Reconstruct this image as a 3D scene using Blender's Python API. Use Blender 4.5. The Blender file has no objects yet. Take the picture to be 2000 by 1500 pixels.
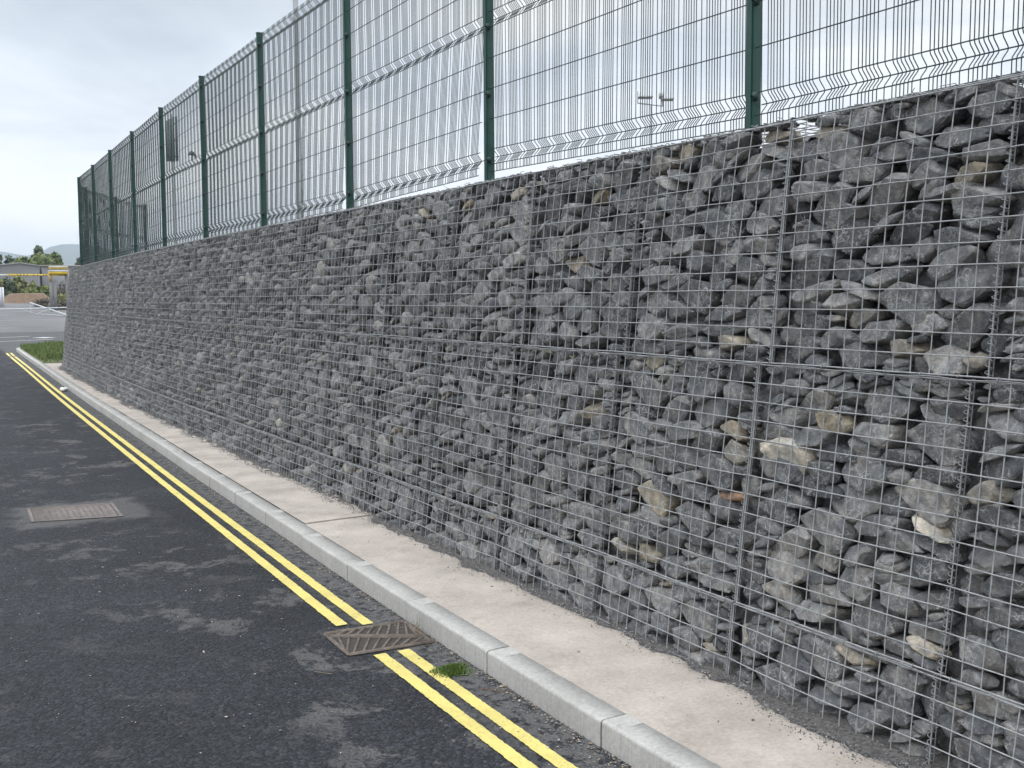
import bpy, bmesh, math, random
import numpy as np
from mathutils import Vector, Matrix

random.seed(7)
rng = np.random.default_rng(11)
C = bpy.context.scene.collection
SC = bpy.context.scene
R = math.radians

# ------------------------------------------------------------------ camera
F_PX, PITCH, ROLL, PHI, EYE = 2088.5, R(4.6487), R(-0.3386), R(29.7754), 1.6966
fw = Vector((math.sin(PHI)*math.cos(PITCH), math.cos(PHI)*math.cos(PITCH), -math.sin(PITCH)))
rt = Vector((math.cos(PHI), -math.sin(PHI), 0))
up = rt.cross(fw)
r2 = rt*math.cos(ROLL)+up*math.sin(ROLL)
u2 = -rt*math.sin(ROLL)+up*math.cos(ROLL)
cam_d = bpy.data.cameras.new('camera')
cam = bpy.data.objects.new('camera', cam_d)
C.objects.link(cam)
cam_d.sensor_fit = 'HORIZONTAL'
cam_d.sensor_width = 36.0
cam_d.lens = 36.0*F_PX/2000.0
cam_d.clip_start = 0.05
cam_d.clip_end = 20000
cam.matrix_world = Matrix(((r2.x, u2.x, -fw.x, 0), (r2.y, u2.y, -fw.y, 0), (r2.z, u2.z, -fw.z, EYE), (0, 0, 0, 1)))
SC.camera = cam

# ------------------------------------------------------------------ light
SC.view_settings.view_transform = 'Standard'
SC.view_settings.look = 'None'
SC.view_settings.gamma = 1.0
SC.view_settings.exposure = 0.0
SUN_EL, SUN_AZ = R(74), R(215)      # azimuth measured from +y towards +x
W = bpy.data.worlds.new('World')
SC.world = W
W.use_nodes = True
wn = W.node_tree
wn.nodes.clear()


class N:
    """small helper to write node trees"""
    def __init__(s, tree): s.t = tree
    def new(s, kind, **kw):
        n = s.t.nodes.new(kind)
        for k, v in kw.items():
            if k == 'inp':
                for a, b in v.items():
                    if isinstance(b, bpy.types.NodeSocket): s.t.links.new(b, n.inputs[a])
                    else: n.inputs[a].default_value = b
            else: setattr(n, k, v)
        return n
    def link(s, a, b): s.t.links.new(a, b)
    def math(s, op, a, b=0.0, clamp=False):
        n = s.new('ShaderNodeMath', operation=op, use_clamp=clamp)
        for i, v in enumerate((a, b)):
            if isinstance(v, bpy.types.NodeSocket): s.link(v, n.inputs[i])
            else: n.inputs[i].default_value = v
        return n.outputs[0]
    def mix(s, f, a, b, mode='MIX'):
        n = s.new('ShaderNodeMix', data_type='RGBA', blend_type=mode)
        for i, v in ((0, f), (6, a), (7, b)):
            if isinstance(v, bpy.types.NodeSocket): s.link(v, n.inputs[i])
            else: n.inputs[i].default_value = v if i == 0 else (*v[:3], 1)
        return n.outputs[2]
    def ramp(s, f, stops, interp='LINEAR'):
        n = s.new('ShaderNodeValToRGB')
        n.color_ramp.interpolation = interp
        el = n.color_ramp.elements
        while len(el) < len(stops): el.new(0.5)
        for e, (p, c) in zip(el, stops):
            e.position = p
            e.color = (c, c, c, 1) if isinstance(c, (int, float)) else (*c, 1)
        s.link(f, n.inputs[0])
        return n.outputs[0]
    def noise(s, vec, scale, detail=4, rough=0.55, dist=0.0, typ='FBM'):
        n = s.new('ShaderNodeTexNoise', noise_type=typ)
        if vec is not None: s.link(vec, n.inputs['Vector'])
        n.inputs['Scale'].default_value = scale
        n.inputs['Detail'].default_value = detail
        n.inputs['Roughness'].default_value = rough
        n.inputs['Distortion'].default_value = dist
        return n.outputs[0]


g = N(wn)
sky = g.new('ShaderNodeTexSky', sky_type='NISHITA', sun_disc=False, sun_elevation=SUN_EL, sun_rotation=SUN_AZ,
            air_density=1.0, dust_density=3.0)
tc = g.new('ShaderNodeTexCoord')
sep = g.new('ShaderNodeSeparateXYZ', inp={0: tc.outputs['Generated']})
zpos = g.math('MAXIMUM', sep.outputs[2], 0.02)
flat = g.new('ShaderNodeVectorMath', operation='DIVIDE')
g.link(tc.outputs['Generated'], flat.inputs[0])
zz = g.math('ADD', zpos, 0.22)
cmb = g.new('ShaderNodeCombineXYZ', inp={0: zz, 1: zz, 2: zz})
g.link(cmb.outputs[0], flat.inputs[1])
mp = g.new('ShaderNodeMapping', inp={0: flat.outputs[0]})
mp.inputs['Location'].default_value = (3.1, 0.4, 0)
mp.inputs['Scale'].default_value = (1, 1, 0.6)
n1 = g.noise(mp.outputs[0], 1.5, 7, 0.55, 0.4)
cl = g.ramp(n1, [(0.30, (7.3, 8.0, 9.1)), (0.44, (8.9, 9.7, 10.7)), (0.56, (10.8, 11.2, 11.6)), (0.70, (12.8, 12.7, 12.6))])
# overcast: the sky grows brighter towards the zenith, pale close to the horizon
elev = g.ramp(sep.outputs[2], [(0.0, 0.97), (0.10, 1.03), (0.20, 0.99), (0.28, 0.79), (0.42, 0.90), (0.65, 2.0), (1.0, 3.1)])
ov = g.mix(1.0, cl, elev, 'MULTIPLY')
veil = g.ramp(sep.outputs[2], [(0.0, 0.75), (0.10, 0.35), (0.22, 0.0)])
ov = g.mix(veil, ov, (13.8, 13.8, 13.7))
colr = g.mix(0.06, ov, sky.outputs[0])
bg = g.new('ShaderNodeBackground', inp={0: colr, 1: 0.1})
wo = g.new('ShaderNodeOutputWorld', inp={0: bg.outputs[0]})

sun_d = bpy.data.lights.new('sun', 'SUN')
sun_d.energy = 0.8
sun_d.angle = R(30)
sun_d.color = (1.0, 0.96, 0.9)
sun = bpy.data.objects.new('sun', sun_d)
C.objects.link(sun)
sdir = Vector((math.sin(SUN_AZ)*math.cos(SUN_EL), math.cos(SUN_AZ)*math.cos(SUN_EL), math.sin(SUN_EL)))
sun.rotation_euler = sdir.to_track_quat('Z', 'Y').to_euler()
sun.location = (0, 0, 30)


# ------------------------------------------------------------------ helpers
def tag(o, label=None, cat=None, group=None, kind=None):
    if label: o['label'] = label
    if cat: o['category'] = cat
    if group: o['group'] = group
    if kind: o['kind'] = kind
    return o


def empty(name, loc, rz=0.0):
    o = bpy.data.objects.new(name, None)
    o.empty_display_size = 0.1
    o.location = loc
    o.rotation_euler = (0, 0, rz)
    C.objects.link(o)
    return o


class MB:
    """collects tubes, boxes, sheets in numpy and links them as one mesh object"""
    def __init__(s): s.v = []; s.f = []; s.n = 0; s.att = []
    def add(s, V, Fc, att=0.0):
        V = np.asarray(V, float)
        s.v.append(V)
        s.f.append((np.asarray(Fc, np.int64)+s.n))
        s.n += len(V)
        s.att.append(np.full(len(V), att) if np.isscalar(att) else np.asarray(att))
    def tube(s, P, r, k=5, caps=True, r_end=None):
        P = np.asarray(P, float)
        n = len(P)
        T = np.gradient(P, axis=0)
        T /= np.linalg.norm(T, axis=1)[:, None]+1e-12
        m = T.mean(0)
        ref = np.array([0, 0, 1.0]) if abs(m[2]) < 0.8*np.linalg.norm(m)+1e-9 else np.array([0.83, 0.55, 0.0])
        A = np.cross(T, ref)
        bad = np.linalg.norm(A, axis=1) < 1e-6
        A[bad] = [1, 0, 0]
        A /= np.linalg.norm(A, axis=1)[:, None]
        B = np.cross(T, A)
        an = np.arange(k)*2*np.pi/k
        rr = np.full(n, r) if r_end is None else np.linspace(r, r_end, n)
        V = P[:, None, :]+rr[:, None, None]*(np.cos(an)[None, :, None]*A[:, None, :]+np.sin(an)[None, :, None]*B[:, None, :])
        V = V.reshape(-1, 3)
        i = np.arange(n-1)[:, None]*k
        j = np.arange(k)[None, :]
        q = np.stack([i+j, i+(j+1) % k, i+k+(j+1) % k, i+k+j], -1).reshape(-1, 4)
        s.add(V, q)
    def box(s, lo, hi, M=None):
        lo = np.array(lo, float); hi = np.array(hi, float)
        V = np.array([[(lo, hi)[a][0], (lo, hi)[b][1], (lo, hi)[c][2]] for a in (0, 1) for b in (0, 1) for c in (0, 1)])
        if M is not None:
            M = np.array(M)
            V = V@M[:3, :3].T+M[:3, 3]
        s.add(V, [[0, 1, 3, 2], [4, 6, 7, 5], [0, 4, 5, 1], [2, 3, 7, 6], [0, 2, 6, 4], [1, 5, 7, 3]])
    def grid(s, P):
        """P: (n,m,3) lattice of points"""
        P = np.asarray(P, float)
        n, m, _ = P.shape
        i, j = np.meshgrid(np.arange(n-1), np.arange(m-1), indexing='ij')
        a = (i*m+j).ravel()
        s.add(P.reshape(-1, 3), np.stack([a, a+m, a+m+1, a+1], -1))
    def build(s, name, mat, parent=None, smooth=False, att=None):
        me = bpy.data.meshes.new(name)
        V = np.concatenate(s.v)
        loops = np.concatenate([f.ravel() for f in s.f])
        tot = np.concatenate([np.full(len(f), f.shape[1], np.int32) for f in s.f])
        start = np.concatenate([[0], np.cumsum(tot)[:-1]]).astype(np.int32)
        me.vertices.add(len(V)); me.vertices.foreach_set('co', V.astype(np.float32).ravel())
        me.loops.add(len(loops)); me.loops.foreach_set('vertex_index', loops.astype(np.int32))
        me.polygons.add(len(tot))
        me.polygons.foreach_set('loop_start', start)
        me.polygons.foreach_set('loop_total', tot)
        if smooth: me.polygons.foreach_set('use_smooth', np.ones(len(tot), bool))
        if att:
            a = me.attributes.new(att, 'FLOAT', 'POINT')
            a.data.foreach_set('value', np.concatenate(s.att).astype(np.float32))
        me.update(calc_edges=True)
        me.validate()
        if mat: me.materials.append(mat)
        o = bpy.data.objects.new(name, me)
        C.objects.link(o)
        if parent:
            o.parent = parent
            if parent.type == 'EMPTY' or True:
                # vertices are given in world space: bring them into the parent's space
                Mi = np.array(world_of(parent).inverted())
                V2 = V@Mi[:3, :3].T+Mi[:3, 3]
                me.vertices.foreach_set('co', V2.astype(np.float32).ravel())
                me.update()
        return o


def world_of(o):
    M = Matrix.LocRotScale(o.location, o.rotation_euler, o.scale) if not getattr(o, '_m', None) else o._m
    return world_of(o.parent)@M if o.parent else M


# smooth value noise on numpy arrays (used for terrain, bulges, stones)
def vnoise(x, y, seed=0):
    x = np.asarray(x, float); y = np.asarray(y, float)
    xi = np.floor(x).astype(np.int64); yi = np.floor(y).astype(np.int64)
    xf = x-xi; yf = y-yi
    xf = xf*xf*(3-2*xf); yf = yf*yf*(3-2*yf)
    def h(a, b):
        n = (a*374761393+b*668265263+seed*1442695041) & 0xffffffff
        n = ((n ^ (n >> 13))*1274126177) & 0xffffffff
        return ((n ^ (n >> 16)) & 0xffff)/65535.0*2-1
    return (h(xi, yi)*(1-xf)+h(xi+1, yi)*xf)*(1-yf)+(h(xi, yi+1)*(1-xf)+h(xi+1, yi+1)*xf)*yf


# ------------------------------------------------------------------ materials
def mat(name):
    m = bpy.data.materials.new(name)
    m.use_nodes = True
    m.node_tree.nodes.clear()
    k = N(m.node_tree)
    b = k.new('ShaderNodeBsdfPrincipled')
    o = k.new('ShaderNodeOutputMaterial', inp={0: b.outputs[0]})
    return m, k, b


def bump(k, b, h, strength, dist):
    n = k.new('ShaderNodeBump', inp={'Height': h, 'Strength': strength, 'Distance': dist})
    k.link(n.outputs[0], b.inputs['Normal'])


def plain(name, col, rough=0.6, metal=0.0, var=0.12, scale=8.0, bmp=0.0):
    m, k, b = mat(name)
    geo = k.new('ShaderNodeNewGeometry')
    n = k.noise(geo.outputs['Position'], scale, 5, 0.6)
    lo = tuple(c*(1-var) for c in col); hi = tuple(min(1, c*(1+var)) for c in col)
    k.link(k.ramp(n, [(0.3, lo), (0.7, hi)]), b.inputs['Base Color'])
    b.inputs['Roughness'].default_value = rough
    b.inputs['Metallic'].default_value = metal
    if bmp: bump(k, b, k.noise(geo.outputs['Position'], scale*6, 4, 0.6), bmp, 0.01)
    return m


TONES = [(0.0, (0.088, 0.091, 0.099)), (0.25, (0.158, 0.160, 0.165)), (0.5, (0.242, 0.239, 0.237)), (0.66, (0.335, 0.324, 0.312)),
         (0.74, (0.29, 0.267, 0.235)), (0.82, (0.32, 0.270, 0.195)), (0.90, (0.47, 0.42, 0.35)), (0.95, (0.58, 0.53, 0.45)), (1.0, (0.46, 0.29, 0.19))]


def stone_material(name, atype):
    m, k, b = mat(name)
    geo = k.new('ShaderNodeNewGeometry')
    pos = geo.outputs['Position']
    at = k.new('ShaderNodeAttribute', attribute_type=atype, attribute_name='tone')
    base = k.ramp(at.outputs['Fac'], TONES)
    mott = k.noise(pos, 22, 6, 0.65)
    c = k.mix(0.8, base, k.ramp(mott, [(0.34, 0.55), (0.5, 0.95), (0.66, 1.6)]), 'MULTIPLY')
    # clean slate-blue breaks next to dusty, browner skins
    dust = k.ramp(k.noise(pos, 11, 3, 0.5, 0.6), [(0.42, 0.0), (0.58, 1.0)])
    c = k.mix(1.0, c, k.mix(dust, (0.92, 0.95, 0.98), (1.20, 1.16, 1.11)), 'MULTIPLY')
    # rust and buff stains
    st = k.ramp(k.noise(pos, 9.0, 3, 0.6), [(0.64, 0.0), (0.76, 0.35)])
    c = k.mix(st, c, k.mix(1.0, c, (1.3, 1.05, 0.8), 'MULTIPLY'))
    # pale calcite scratches and bruises
    wv = k.new('ShaderNodeTexVoronoi', feature='DISTANCE_TO_EDGE', inp={'Scale': 16.0})
    dn = k.new('ShaderNodeTexNoise', inp={'Vector': pos, 'Scale': 11.0, 'Detail': 4.0})
    wp = k.new('ShaderNodeVectorMath', operation='MULTIPLY_ADD', inp={0: dn.outputs['Color'], 1: (0.16, 0.16, 0.16), 2: pos})
    k.link(wp.outputs[0], wv.inputs['Vector'])
    vein = k.ramp(wv.outputs['Distance'], [(0.0, 1.0), (0.045, 0.0)])
    vmask = k.ramp(k.noise(pos, 9.0, 3, 0.6), [(0.46, 0.0), (0.58, 0.75)])
    bru = k.ramp(k.noise(pos, 55, 6, 0.75), [(0.53, 0.0), (0.66, 0.8)])
    bmask = k.ramp(k.noise(pos, 7.0, 3, 0.5), [(0.44, 0.0), (0.56, 1.0)])
    f = k.math('MAXIMUM', k.math('MULTIPLY', vein, vmask), k.math('MULTIPLY', bru, bmask))
    c = k.mix(f, c, (0.56, 0.55, 0.53))
    k.link(c, b.inputs['Base Color'])
    b.inputs['Roughness'].default_value = 0.82
    h = k.math('ADD', k.math('MULTIPLY', k.noise(pos, 28, 8, 0.65), 1.0), k.math('MULTIPLY', k.noise(pos, 110, 4, 0.7), 0.35))
    bump(k, b, h, 0.8, 0.022)
    return m


M_STONE = stone_material('limestone', 'OBJECT')
M_FILL = stone_material('limestone_fill', 'GEOMETRY')
M_WIRE = plain('galvanised_wire', (0.36, 0.368, 0.372), 0.6, 0.15, 0.25, 30)
M_RING = plain('lacing_wire', (0.29, 0.295, 0.30), 0.6, 0.3, 0.3, 40)
M_POST = plain('green_powder_coat', (0.013, 0.062, 0.050), 0.45, 0.0, 0.12, 14)
M_FWIRE = plain('green_wire_coat', (0.034, 0.056, 0.054), 0.5, 0.0, 0.15, 20)
M_CLIP = plain('dark_clip', (0.010, 0.035, 0.030), 0.5)
M_COL = plain('galvanised_steel', (0.46, 0.48, 0.50), 0.5, 0.4, 0.1, 3)
M_LAMP = plain('lamp_housing', (0.45, 0.43, 0.43), 0.5, 0.2)

# asphalt
def asphalt(name, base, patchy, cover=None):
    m, k, b = mat(name)
    geo = k.new('ShaderNodeNewGeometry')
    pos = geo.outputs['Position']
    ag = k.new('ShaderNodeTexVoronoi', feature='F1', inp={'Vector': pos, 'Scale': 78.0, 'Randomness': 1.0})
    grit = k.new('ShaderNodeSeparateColor', inp={0: ag.outputs['Color']})
    spk = k.ramp(grit.outputs[0], [(0.0, 0.30), (0.5, 0.85), (0.85, 1.55), (1.0, 2.3)])
    c = k.mix(0.85, base, spk, 'MULTIPLY')
    big = k.ramp(k.noise(pos, 0.9, 5, 0.6), [(0.35, 0.78), (0.65, 1.22)])
    c = k.mix(1.0, c, big, 'MULTIPLY')
    stretch = k.new('ShaderNodeMapping', inp={0: pos})
    stretch.inputs['Scale'].default_value = (1.0, 0.85, 1.0)
    stretch.inputs['Location'].default_value = (4.3, 1.9, 0)
    pn = k.noise(stretch.outputs[0], 3.3, 10, 0.72, 0.4)
    pm = k.ramp(pn, [(0.535, 0.0), (0.562, 0.85), (0.66, 0.95)])
    pm = k.math('MULTIPLY', pm, k.ramp(k.noise(pos, 0.75, 2, 0.5), [(0.42, 0.15), (0.56, 1.0)]))
    # more worn film near the kerb side than out in the lane
    sx = k.new('ShaderNodeSeparateXYZ', inp={0: pos})
    near = k.ramp(k.math('MULTIPLY', sx.outputs[0], 0.4), [(0.0, 0.10), (0.30, 0.55), (0.62, 1.0)])
    pm = k.math('MULTIPLY', k.math('MULTIPLY', pm, near), patchy)
    pm = k.math('MULTIPLY', pm, k.ramp(k.noise(stretch.outputs[0], 13, 6, 0.7), [(0.40, 0.05), (0.50, 1.0)]))
    fine = k.ramp(k.noise(pos, 75, 5, 0.75), [(0.38, 0.15), (0.50, 1.0)])
    pm = k.math('MULTIPLY', pm, fine)
    # dusty, coarser strip along the kerb
    lane = k.math('SUBTRACT', sx.outputs[0], k.math('MULTIPLY', k.math('MAXIMUM', k.math('SUBTRACT', sx.outputs[1], 3.3), 0.0), 0.028))
    gut = k.ramp(k.math('MULTIPLY', lane, 0.4), [(0.755, 0.0), (0.80, 0.7), (0.83, 1.0)])
    gn = k.ramp(k.noise(stretch.outputs[0], 17, 7, 0.75), [(0.43, 0.0), (0.52, 0.9)])
    c = k.mix(k.math('MULTIPLY', gut, gn), c, (0.125, 0.121, 0.118))
    c = k.mix(pm, c, (0.128, 0.123, 0.119))
    # grey bedding round the manhole
    ax = k.math('ABSOLUTE', k.math('SUBTRACT', sx.outputs[0], 1.19)); ay = k.math('ABSOLUTE', k.math('SUBTRACT', sx.outputs[1], 9.05))
    sd = k.math('MAXIMUM', k.math('DIVIDE', ax, 0.47), k.math('DIVIDE', ay, 0.47))
    sd = k.math('ADD', sd, k.math('MULTIPLY', k.math('SUBTRACT', k.noise(pos, 7, 7, 0.7), 0.5), 1.1))
    c = k.mix(k.ramp(k.math('MULTIPLY', sd, 0.5), [(0.42, 0.8), (0.56, 0.0)]), c, (0.105, 0.10, 0.098))
    k.link(c, b.inputs['Base Color'])
    b.inputs['Roughness'].default_value = 0.8
    b.inputs['Specular IOR Level'].default_value = 0.35
    hh = k.math('ADD', k.math('MULTIPLY', ag.outputs['Distance'], -1.0), k.math('MULTIPLY', k.noise(pos, 40, 5, 0.7), 0.8))
    bump(k, b, hh, 0.9, 0.012)
    return m


M_ROAD = asphalt('asphalt', (0.023, 0.0245, 0.028), 1.0)
M_YARD = plain('old_tarmac', (0.135, 0.131, 0.13), 0.9, 0, 0.35, 0.22)
M_PIT = plain('shaded_silt', (0.055, 0.047, 0.040), 0.95, 0, 0.3, 30, 0.4)  # mud colour, darkened to imitate the shade down in the grate slots
M_IRON = plain('rusty_iron', (0.150, 0.122, 0.10), 0.75, 0.1, 0.4, 28, 0.3)
M_COVER = plain('worn_iron', (0.185, 0.156, 0.142), 0.8, 0.0, 0.25, 22, 0.3)


def concrete(name, c0, c1, stain, streak=0.0):
    m, k, b = mat(name)
    geo = k.new('ShaderNodeNewGeometry')
    pos = geo.outputs['Position']
    n = k.noise(pos, 3.0, 7, 0.62)
    c = k.ramp(n, [(0.32, c0), (0.68, c1)])
    sp = k.ramp(k.noise(pos, 55, 5, 0.7), [(0.35, 0.82), (0.62, 1.08)])
    c = k.mix(0.8, c, sp, 'MULTIPLY')
    dk = k.ramp(k.noise(pos, 8.0, 6, 0.7), [(0.57, 0.0), (0.74, 0.5)])
    c = k.mix(dk, c, stain)
    if streak:
        mpn = k.new('ShaderNodeMapping', inp={0: pos})
        mpn.inputs['Scale'].default_value = (30, 60, 1.5)
        sv = k.ramp(k.noise(mpn.outputs[0], 1.0, 3, 0.6), [(0.45, 0.0), (0.75, streak)])
        c = k.mix(sv, c, stain)
    k.link(c, b.inputs['Base Color'])
    b.inputs['Roughness'].default_value = 0.88
    bump(k, b, k.math('ADD', k.noise(pos, 70, 5, 0.7), k.math('MULTIPLY', k.noise(pos, 9, 3, 0.5), 1.5)), 0.35, 0.008)
    return m


M_KERB = concrete('kerb_concrete', (0.40, 0.385, 0.36), (0.50, 0.482, 0.455), (0.23, 0.215, 0.195), 0.35)
M_PAVE = concrete('pavement_concrete', (0.35, 0.305, 0.262), (0.53, 0.468, 0.41), (0.27, 0.235, 0.195))
M_MORT = plain('mortar', (0.15, 0.15, 0.145), 0.9, 0, 0.2, 30)


def paint(name, col, dirt):
    m, k, b = mat(name)
    geo = k.new('ShaderNodeNewGeometry')
    pos = geo.outputs['Position']
    n = k.ramp(k.noise(pos, 5.0, 6, 0.65), [(0.35, tuple(x*0.86 for x in col)), (0.6, col)])
    w = k.math('MULTIPLY', k.ramp(k.noise(pos, 90.0, 6, 0.8), [(0.52, 0.0), (0.66, 0.85)]), k.ramp(k.noise(pos, 3.0, 4, 0.6), [(0.35, 0.15), (0.65, 1.0)]))
    k.link(k.mix(w, n, dirt), b.inputs['Base Color'])
    b.inputs['Roughness'].default_value = 0.75
    bump(k, b, k.noise(pos, 120, 4, 0.7), 0.5, 0.006)
    return m


M_YEL = paint('yellow_road_paint', (0.72, 0.60, 0.185), (0.16, 0.14, 0.085))
M_WHI = paint('white_road_paint', (0.66, 0.66, 0.66), (0.4, 0.4, 0.4))
M_GRIT = plain('dark_grit', (0.135, 0.125, 0.118), 0.95, 0, 0.6, 70, 0.8)
M_GRITST = stone_material('grit_stone', 'GEOMETRY')
M_SOIL = plain('brown_soil', (0.17, 0.115, 0.075), 0.95, 0, 0.3, 3.0, 0.3)
M_LAND = plain('rough_ground', (0.12, 0.12, 0.085), 0.95, 0, 0.35, 0.2)


def leafmat(name, a, b_, scale=1.0):
    m, k, b = mat(name)
    geo = k.new('ShaderNodeNewGeometry')
    n = k.noise(geo.outputs['Position'], scale, 4, 0.6)
    rnd = geo.outputs['Random Per Island']
    f = k.math('ADD', k.math('MULTIPLY', n, 0.6), k.math('MULTIPLY', rnd, 0.4))
    k.link(k.ramp(f, [(0.25, a), (0.75, b_)]), b.inputs['Base Color'])
    b.inputs['Roughness'].default_value = 0.7
    return m


M_GRASS = leafmat('grass_blades', (0.06, 0.11, 0.025), (0.19, 0.24, 0.08), 3.0)
M_VERGE = plain('verge_turf', (0.10, 0.105, 0.045), 0.95, 0, 0.3, 3.0, 0.3)
M_MOSS = leafmat('moss', (0.04, 0.085, 0.014), (0.17, 0.25, 0.055), 45)
M_BARK = plain('bark', (0.07, 0.055, 0.04), 0.9)
M_TWIG = plain('dry_twig', (0.26, 0.19, 0.12), 0.85, 0, 0.3, 30)

# ------------------------------------------------------------------ the line of the wall
REF = np.array([(2.93, -6), (2.93, -2), (2.93, 2), (2.93, 6), (2.93, 10), (2.935, 13), (2.955, 16), (3.01, 18.7), (3.07, 21.2), (3.14, 23.7),
                (3.21, 26.2), (3.36, 27.4), (3.66, 28.5), (4.1, 29.5), (4.58, 30.4), (5.1, 31.5), (6.3, 33.6), (8.3, 37.0)])


def dense(P, per=24):
    out = []
    for i in range(len(P)-1):
        p0 = P[max(i-1, 0)]; p1 = P[i]; p2 = P[i+1]; p3 = P[min(i+2, len(P)-1)]
        for t in np.linspace(0, 1, per, endpoint=False):
            out.append(0.5*((2*p1)+(p2-p0)*t+(2*p0-5*p1+4*p2-p3)*t*t+(-p0+3*p1-3*p2+p3)*t**3))
    out.append(P[-1])
    return np.array(out)


class Path:
    def __init__(s, P, s_at_y0=True):
        s.P = dense(np.array(P, float))
        d = np.r_[0, np.cumsum(np.linalg.norm(np.diff(s.P, axis=0), axis=1))]
        y0 = np.interp(0.0, s.P[:, 1], d)
        s.s = d-y0
        T = np.gradient(s.P, axis=0)
        T /= np.linalg.norm(T, axis=1)[:, None]
        s.T = T
    def at(s, q):
        x = np.interp(q, s.s, s.P[:, 0]); y = np.interp(q, s.s, s.P[:, 1])
        tx = np.interp(q, s.s, s.T[:, 0]); ty = np.interp(q, s.s, s.T[:, 1])
        l = np.hypot(tx, ty)
        return x, y, tx/l, ty/l
    def place(s, q, off, z):
        """off: metres to the right of the line (into the wall)"""
        x, y, tx, ty = s.at(q)
        return np.stack(np.broadcast_arrays(x+ty*off, y-tx*off, np.asarray(z, float)), -1)
    def heading(s, q):
        x, y, tx, ty = s.at(q)
        return -math.atan2(tx, ty)


WALL = Path(REF)
BATTER = 0.108           # metres back per metre up
Z_BASE, Z_S2, Z_S1, Z_TOP = 0.10, 0.428, 1.420, 2.404


def face_off(z): return (np.asarray(z, float)-Z_BASE)*BATTER


def terrain(x, y):
    return np.clip((np.asarray(y, float)-70)*0.01, 0, 1.3)


# ------------------------------------------------------------------ ground, road, kerb, pavement
def sheet(name, xs, ys, dz, m, parent=None, kind=None):
    X, Y = np.meshgrid(xs, ys, indexing='ij')
    b = MB(); b.grid(np.stack([X, Y, terrain(X, Y)+dz], -1))
    o = b.build(name, m, parent, smooth=True)
    if kind: o['kind'] = kind
    return o


sheet('ground', np.r_[-2000, -800, -200, -60, -20, 0, 20, 60, 200, 800, 6500], np.r_[-120, -50, 0, 40, 70, 90, 120, 160, 200, 260, 600, 2000, 6500], -0.03, M_LAND, kind='structure')
road = sheet('road', np.r_[-40, -12, -4, 0, 1, 2, 3, 4, 6, 9, 14, 40], np.r_[-10, 0, 5, 10, 20, 30, 40, 50, 62], 0.0, M_ROAD, kind='structure')
sheet('car_park', np.linspace(-40, 60, 21), np.r_[62.0, 66, 70, 80, 90, 100, 120, 140, 170, 200], 0.0, M_YARD, kind='structure')

KERB = Path([(2.225, -6), (2.225, -1), (2.225, 1.5), (2.225, 3.3), (2.255, 5.2), (2.30, 7.0), (2.375, 9.9), (2.45, 12.5), (2.675, 20.2), (2.98, 29.0), (3.27, 37.6),
             (3.42, 39.3), (3.95, 40.7), (5.0, 41.5), (7.0, 42.0), (11, 42.3)])


def ribbon(path, s0, s1, o0, o1, z, step=0.25, jit=0.0, seed=0):
    n = max(2, int((s1-s0)/step))
    q = np.linspace(s0, s1, n)
    a = o0+jit*(0.35*vnoise(q*9, q*0, seed)+0.7*vnoise(q*85, q*0, seed+1)); b = o1+jit*(0.35*vnoise(q*9, q*0+3, seed)+0.7*vnoise(q*85, q*0+3, seed+1))
    return np.stack([path.place(q, a, z), path.place(q, b, z)], 1)


# double yellow lines, painted on the road
def line(path, s0, s1, off, wid, m, name, z=0.005):
    b = MB(); b.grid(ribbon(path, s0, s1, off-wid/2, off+wid/2, z, 0.010 if s1 < 14 else 0.05, 0.0035, int(s0*10+off*100)))
    o = b.build(name, m, road)
    return o


for off in (-0.328, -0.205):
    sk = 0.05 if off < -0.3 else 0.0
    line(KERB, -4.0, 4.63+sk*0, off, 0.062, M_YEL, 'yellow_line')
    line(KERB, 5.10+sk, 13.0, off, 0.062, M_YEL, 'yellow_line')
    line(KERB, 13.0, 35.2, off, 0.062, M_YEL, 'yellow_line')
    line(KERB, 35.6, 37.7, off, 0.062, M_YEL, 'yellow_line')
# white markings at the junction beyond
def flatbar(a, b_, wid, m, name, parent=road, z=0.006):
    a = np.array(a); b_ = np.array(b_); d = b_-a; d = d/np.linalg.norm(d); nrm = np.array([-d[1], d[0]])*wid/2
    P = np.array([[*(a-nrm), z], [*(a+nrm), z], [*(b_+nrm), z], [*(b_-nrm), z]])
    P[:, 2] += terrain(P[:, 0], P[:, 1])
    k = MB(); k.add(P, [[0, 3, 2, 1]])
    return k.build(name, m, parent)


flatbar((1.0, 46.6), (5.75, 49.8), 0.16, M_WHI, 'white_line')
flatbar((1.6, 51.4), (5.3, 54.6), 0.16, M_WHI, 'white_line')
flatbar((5.35, 51.9), (5.9, 52.4), 0.75, M_WHI, 'white_line')

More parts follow.
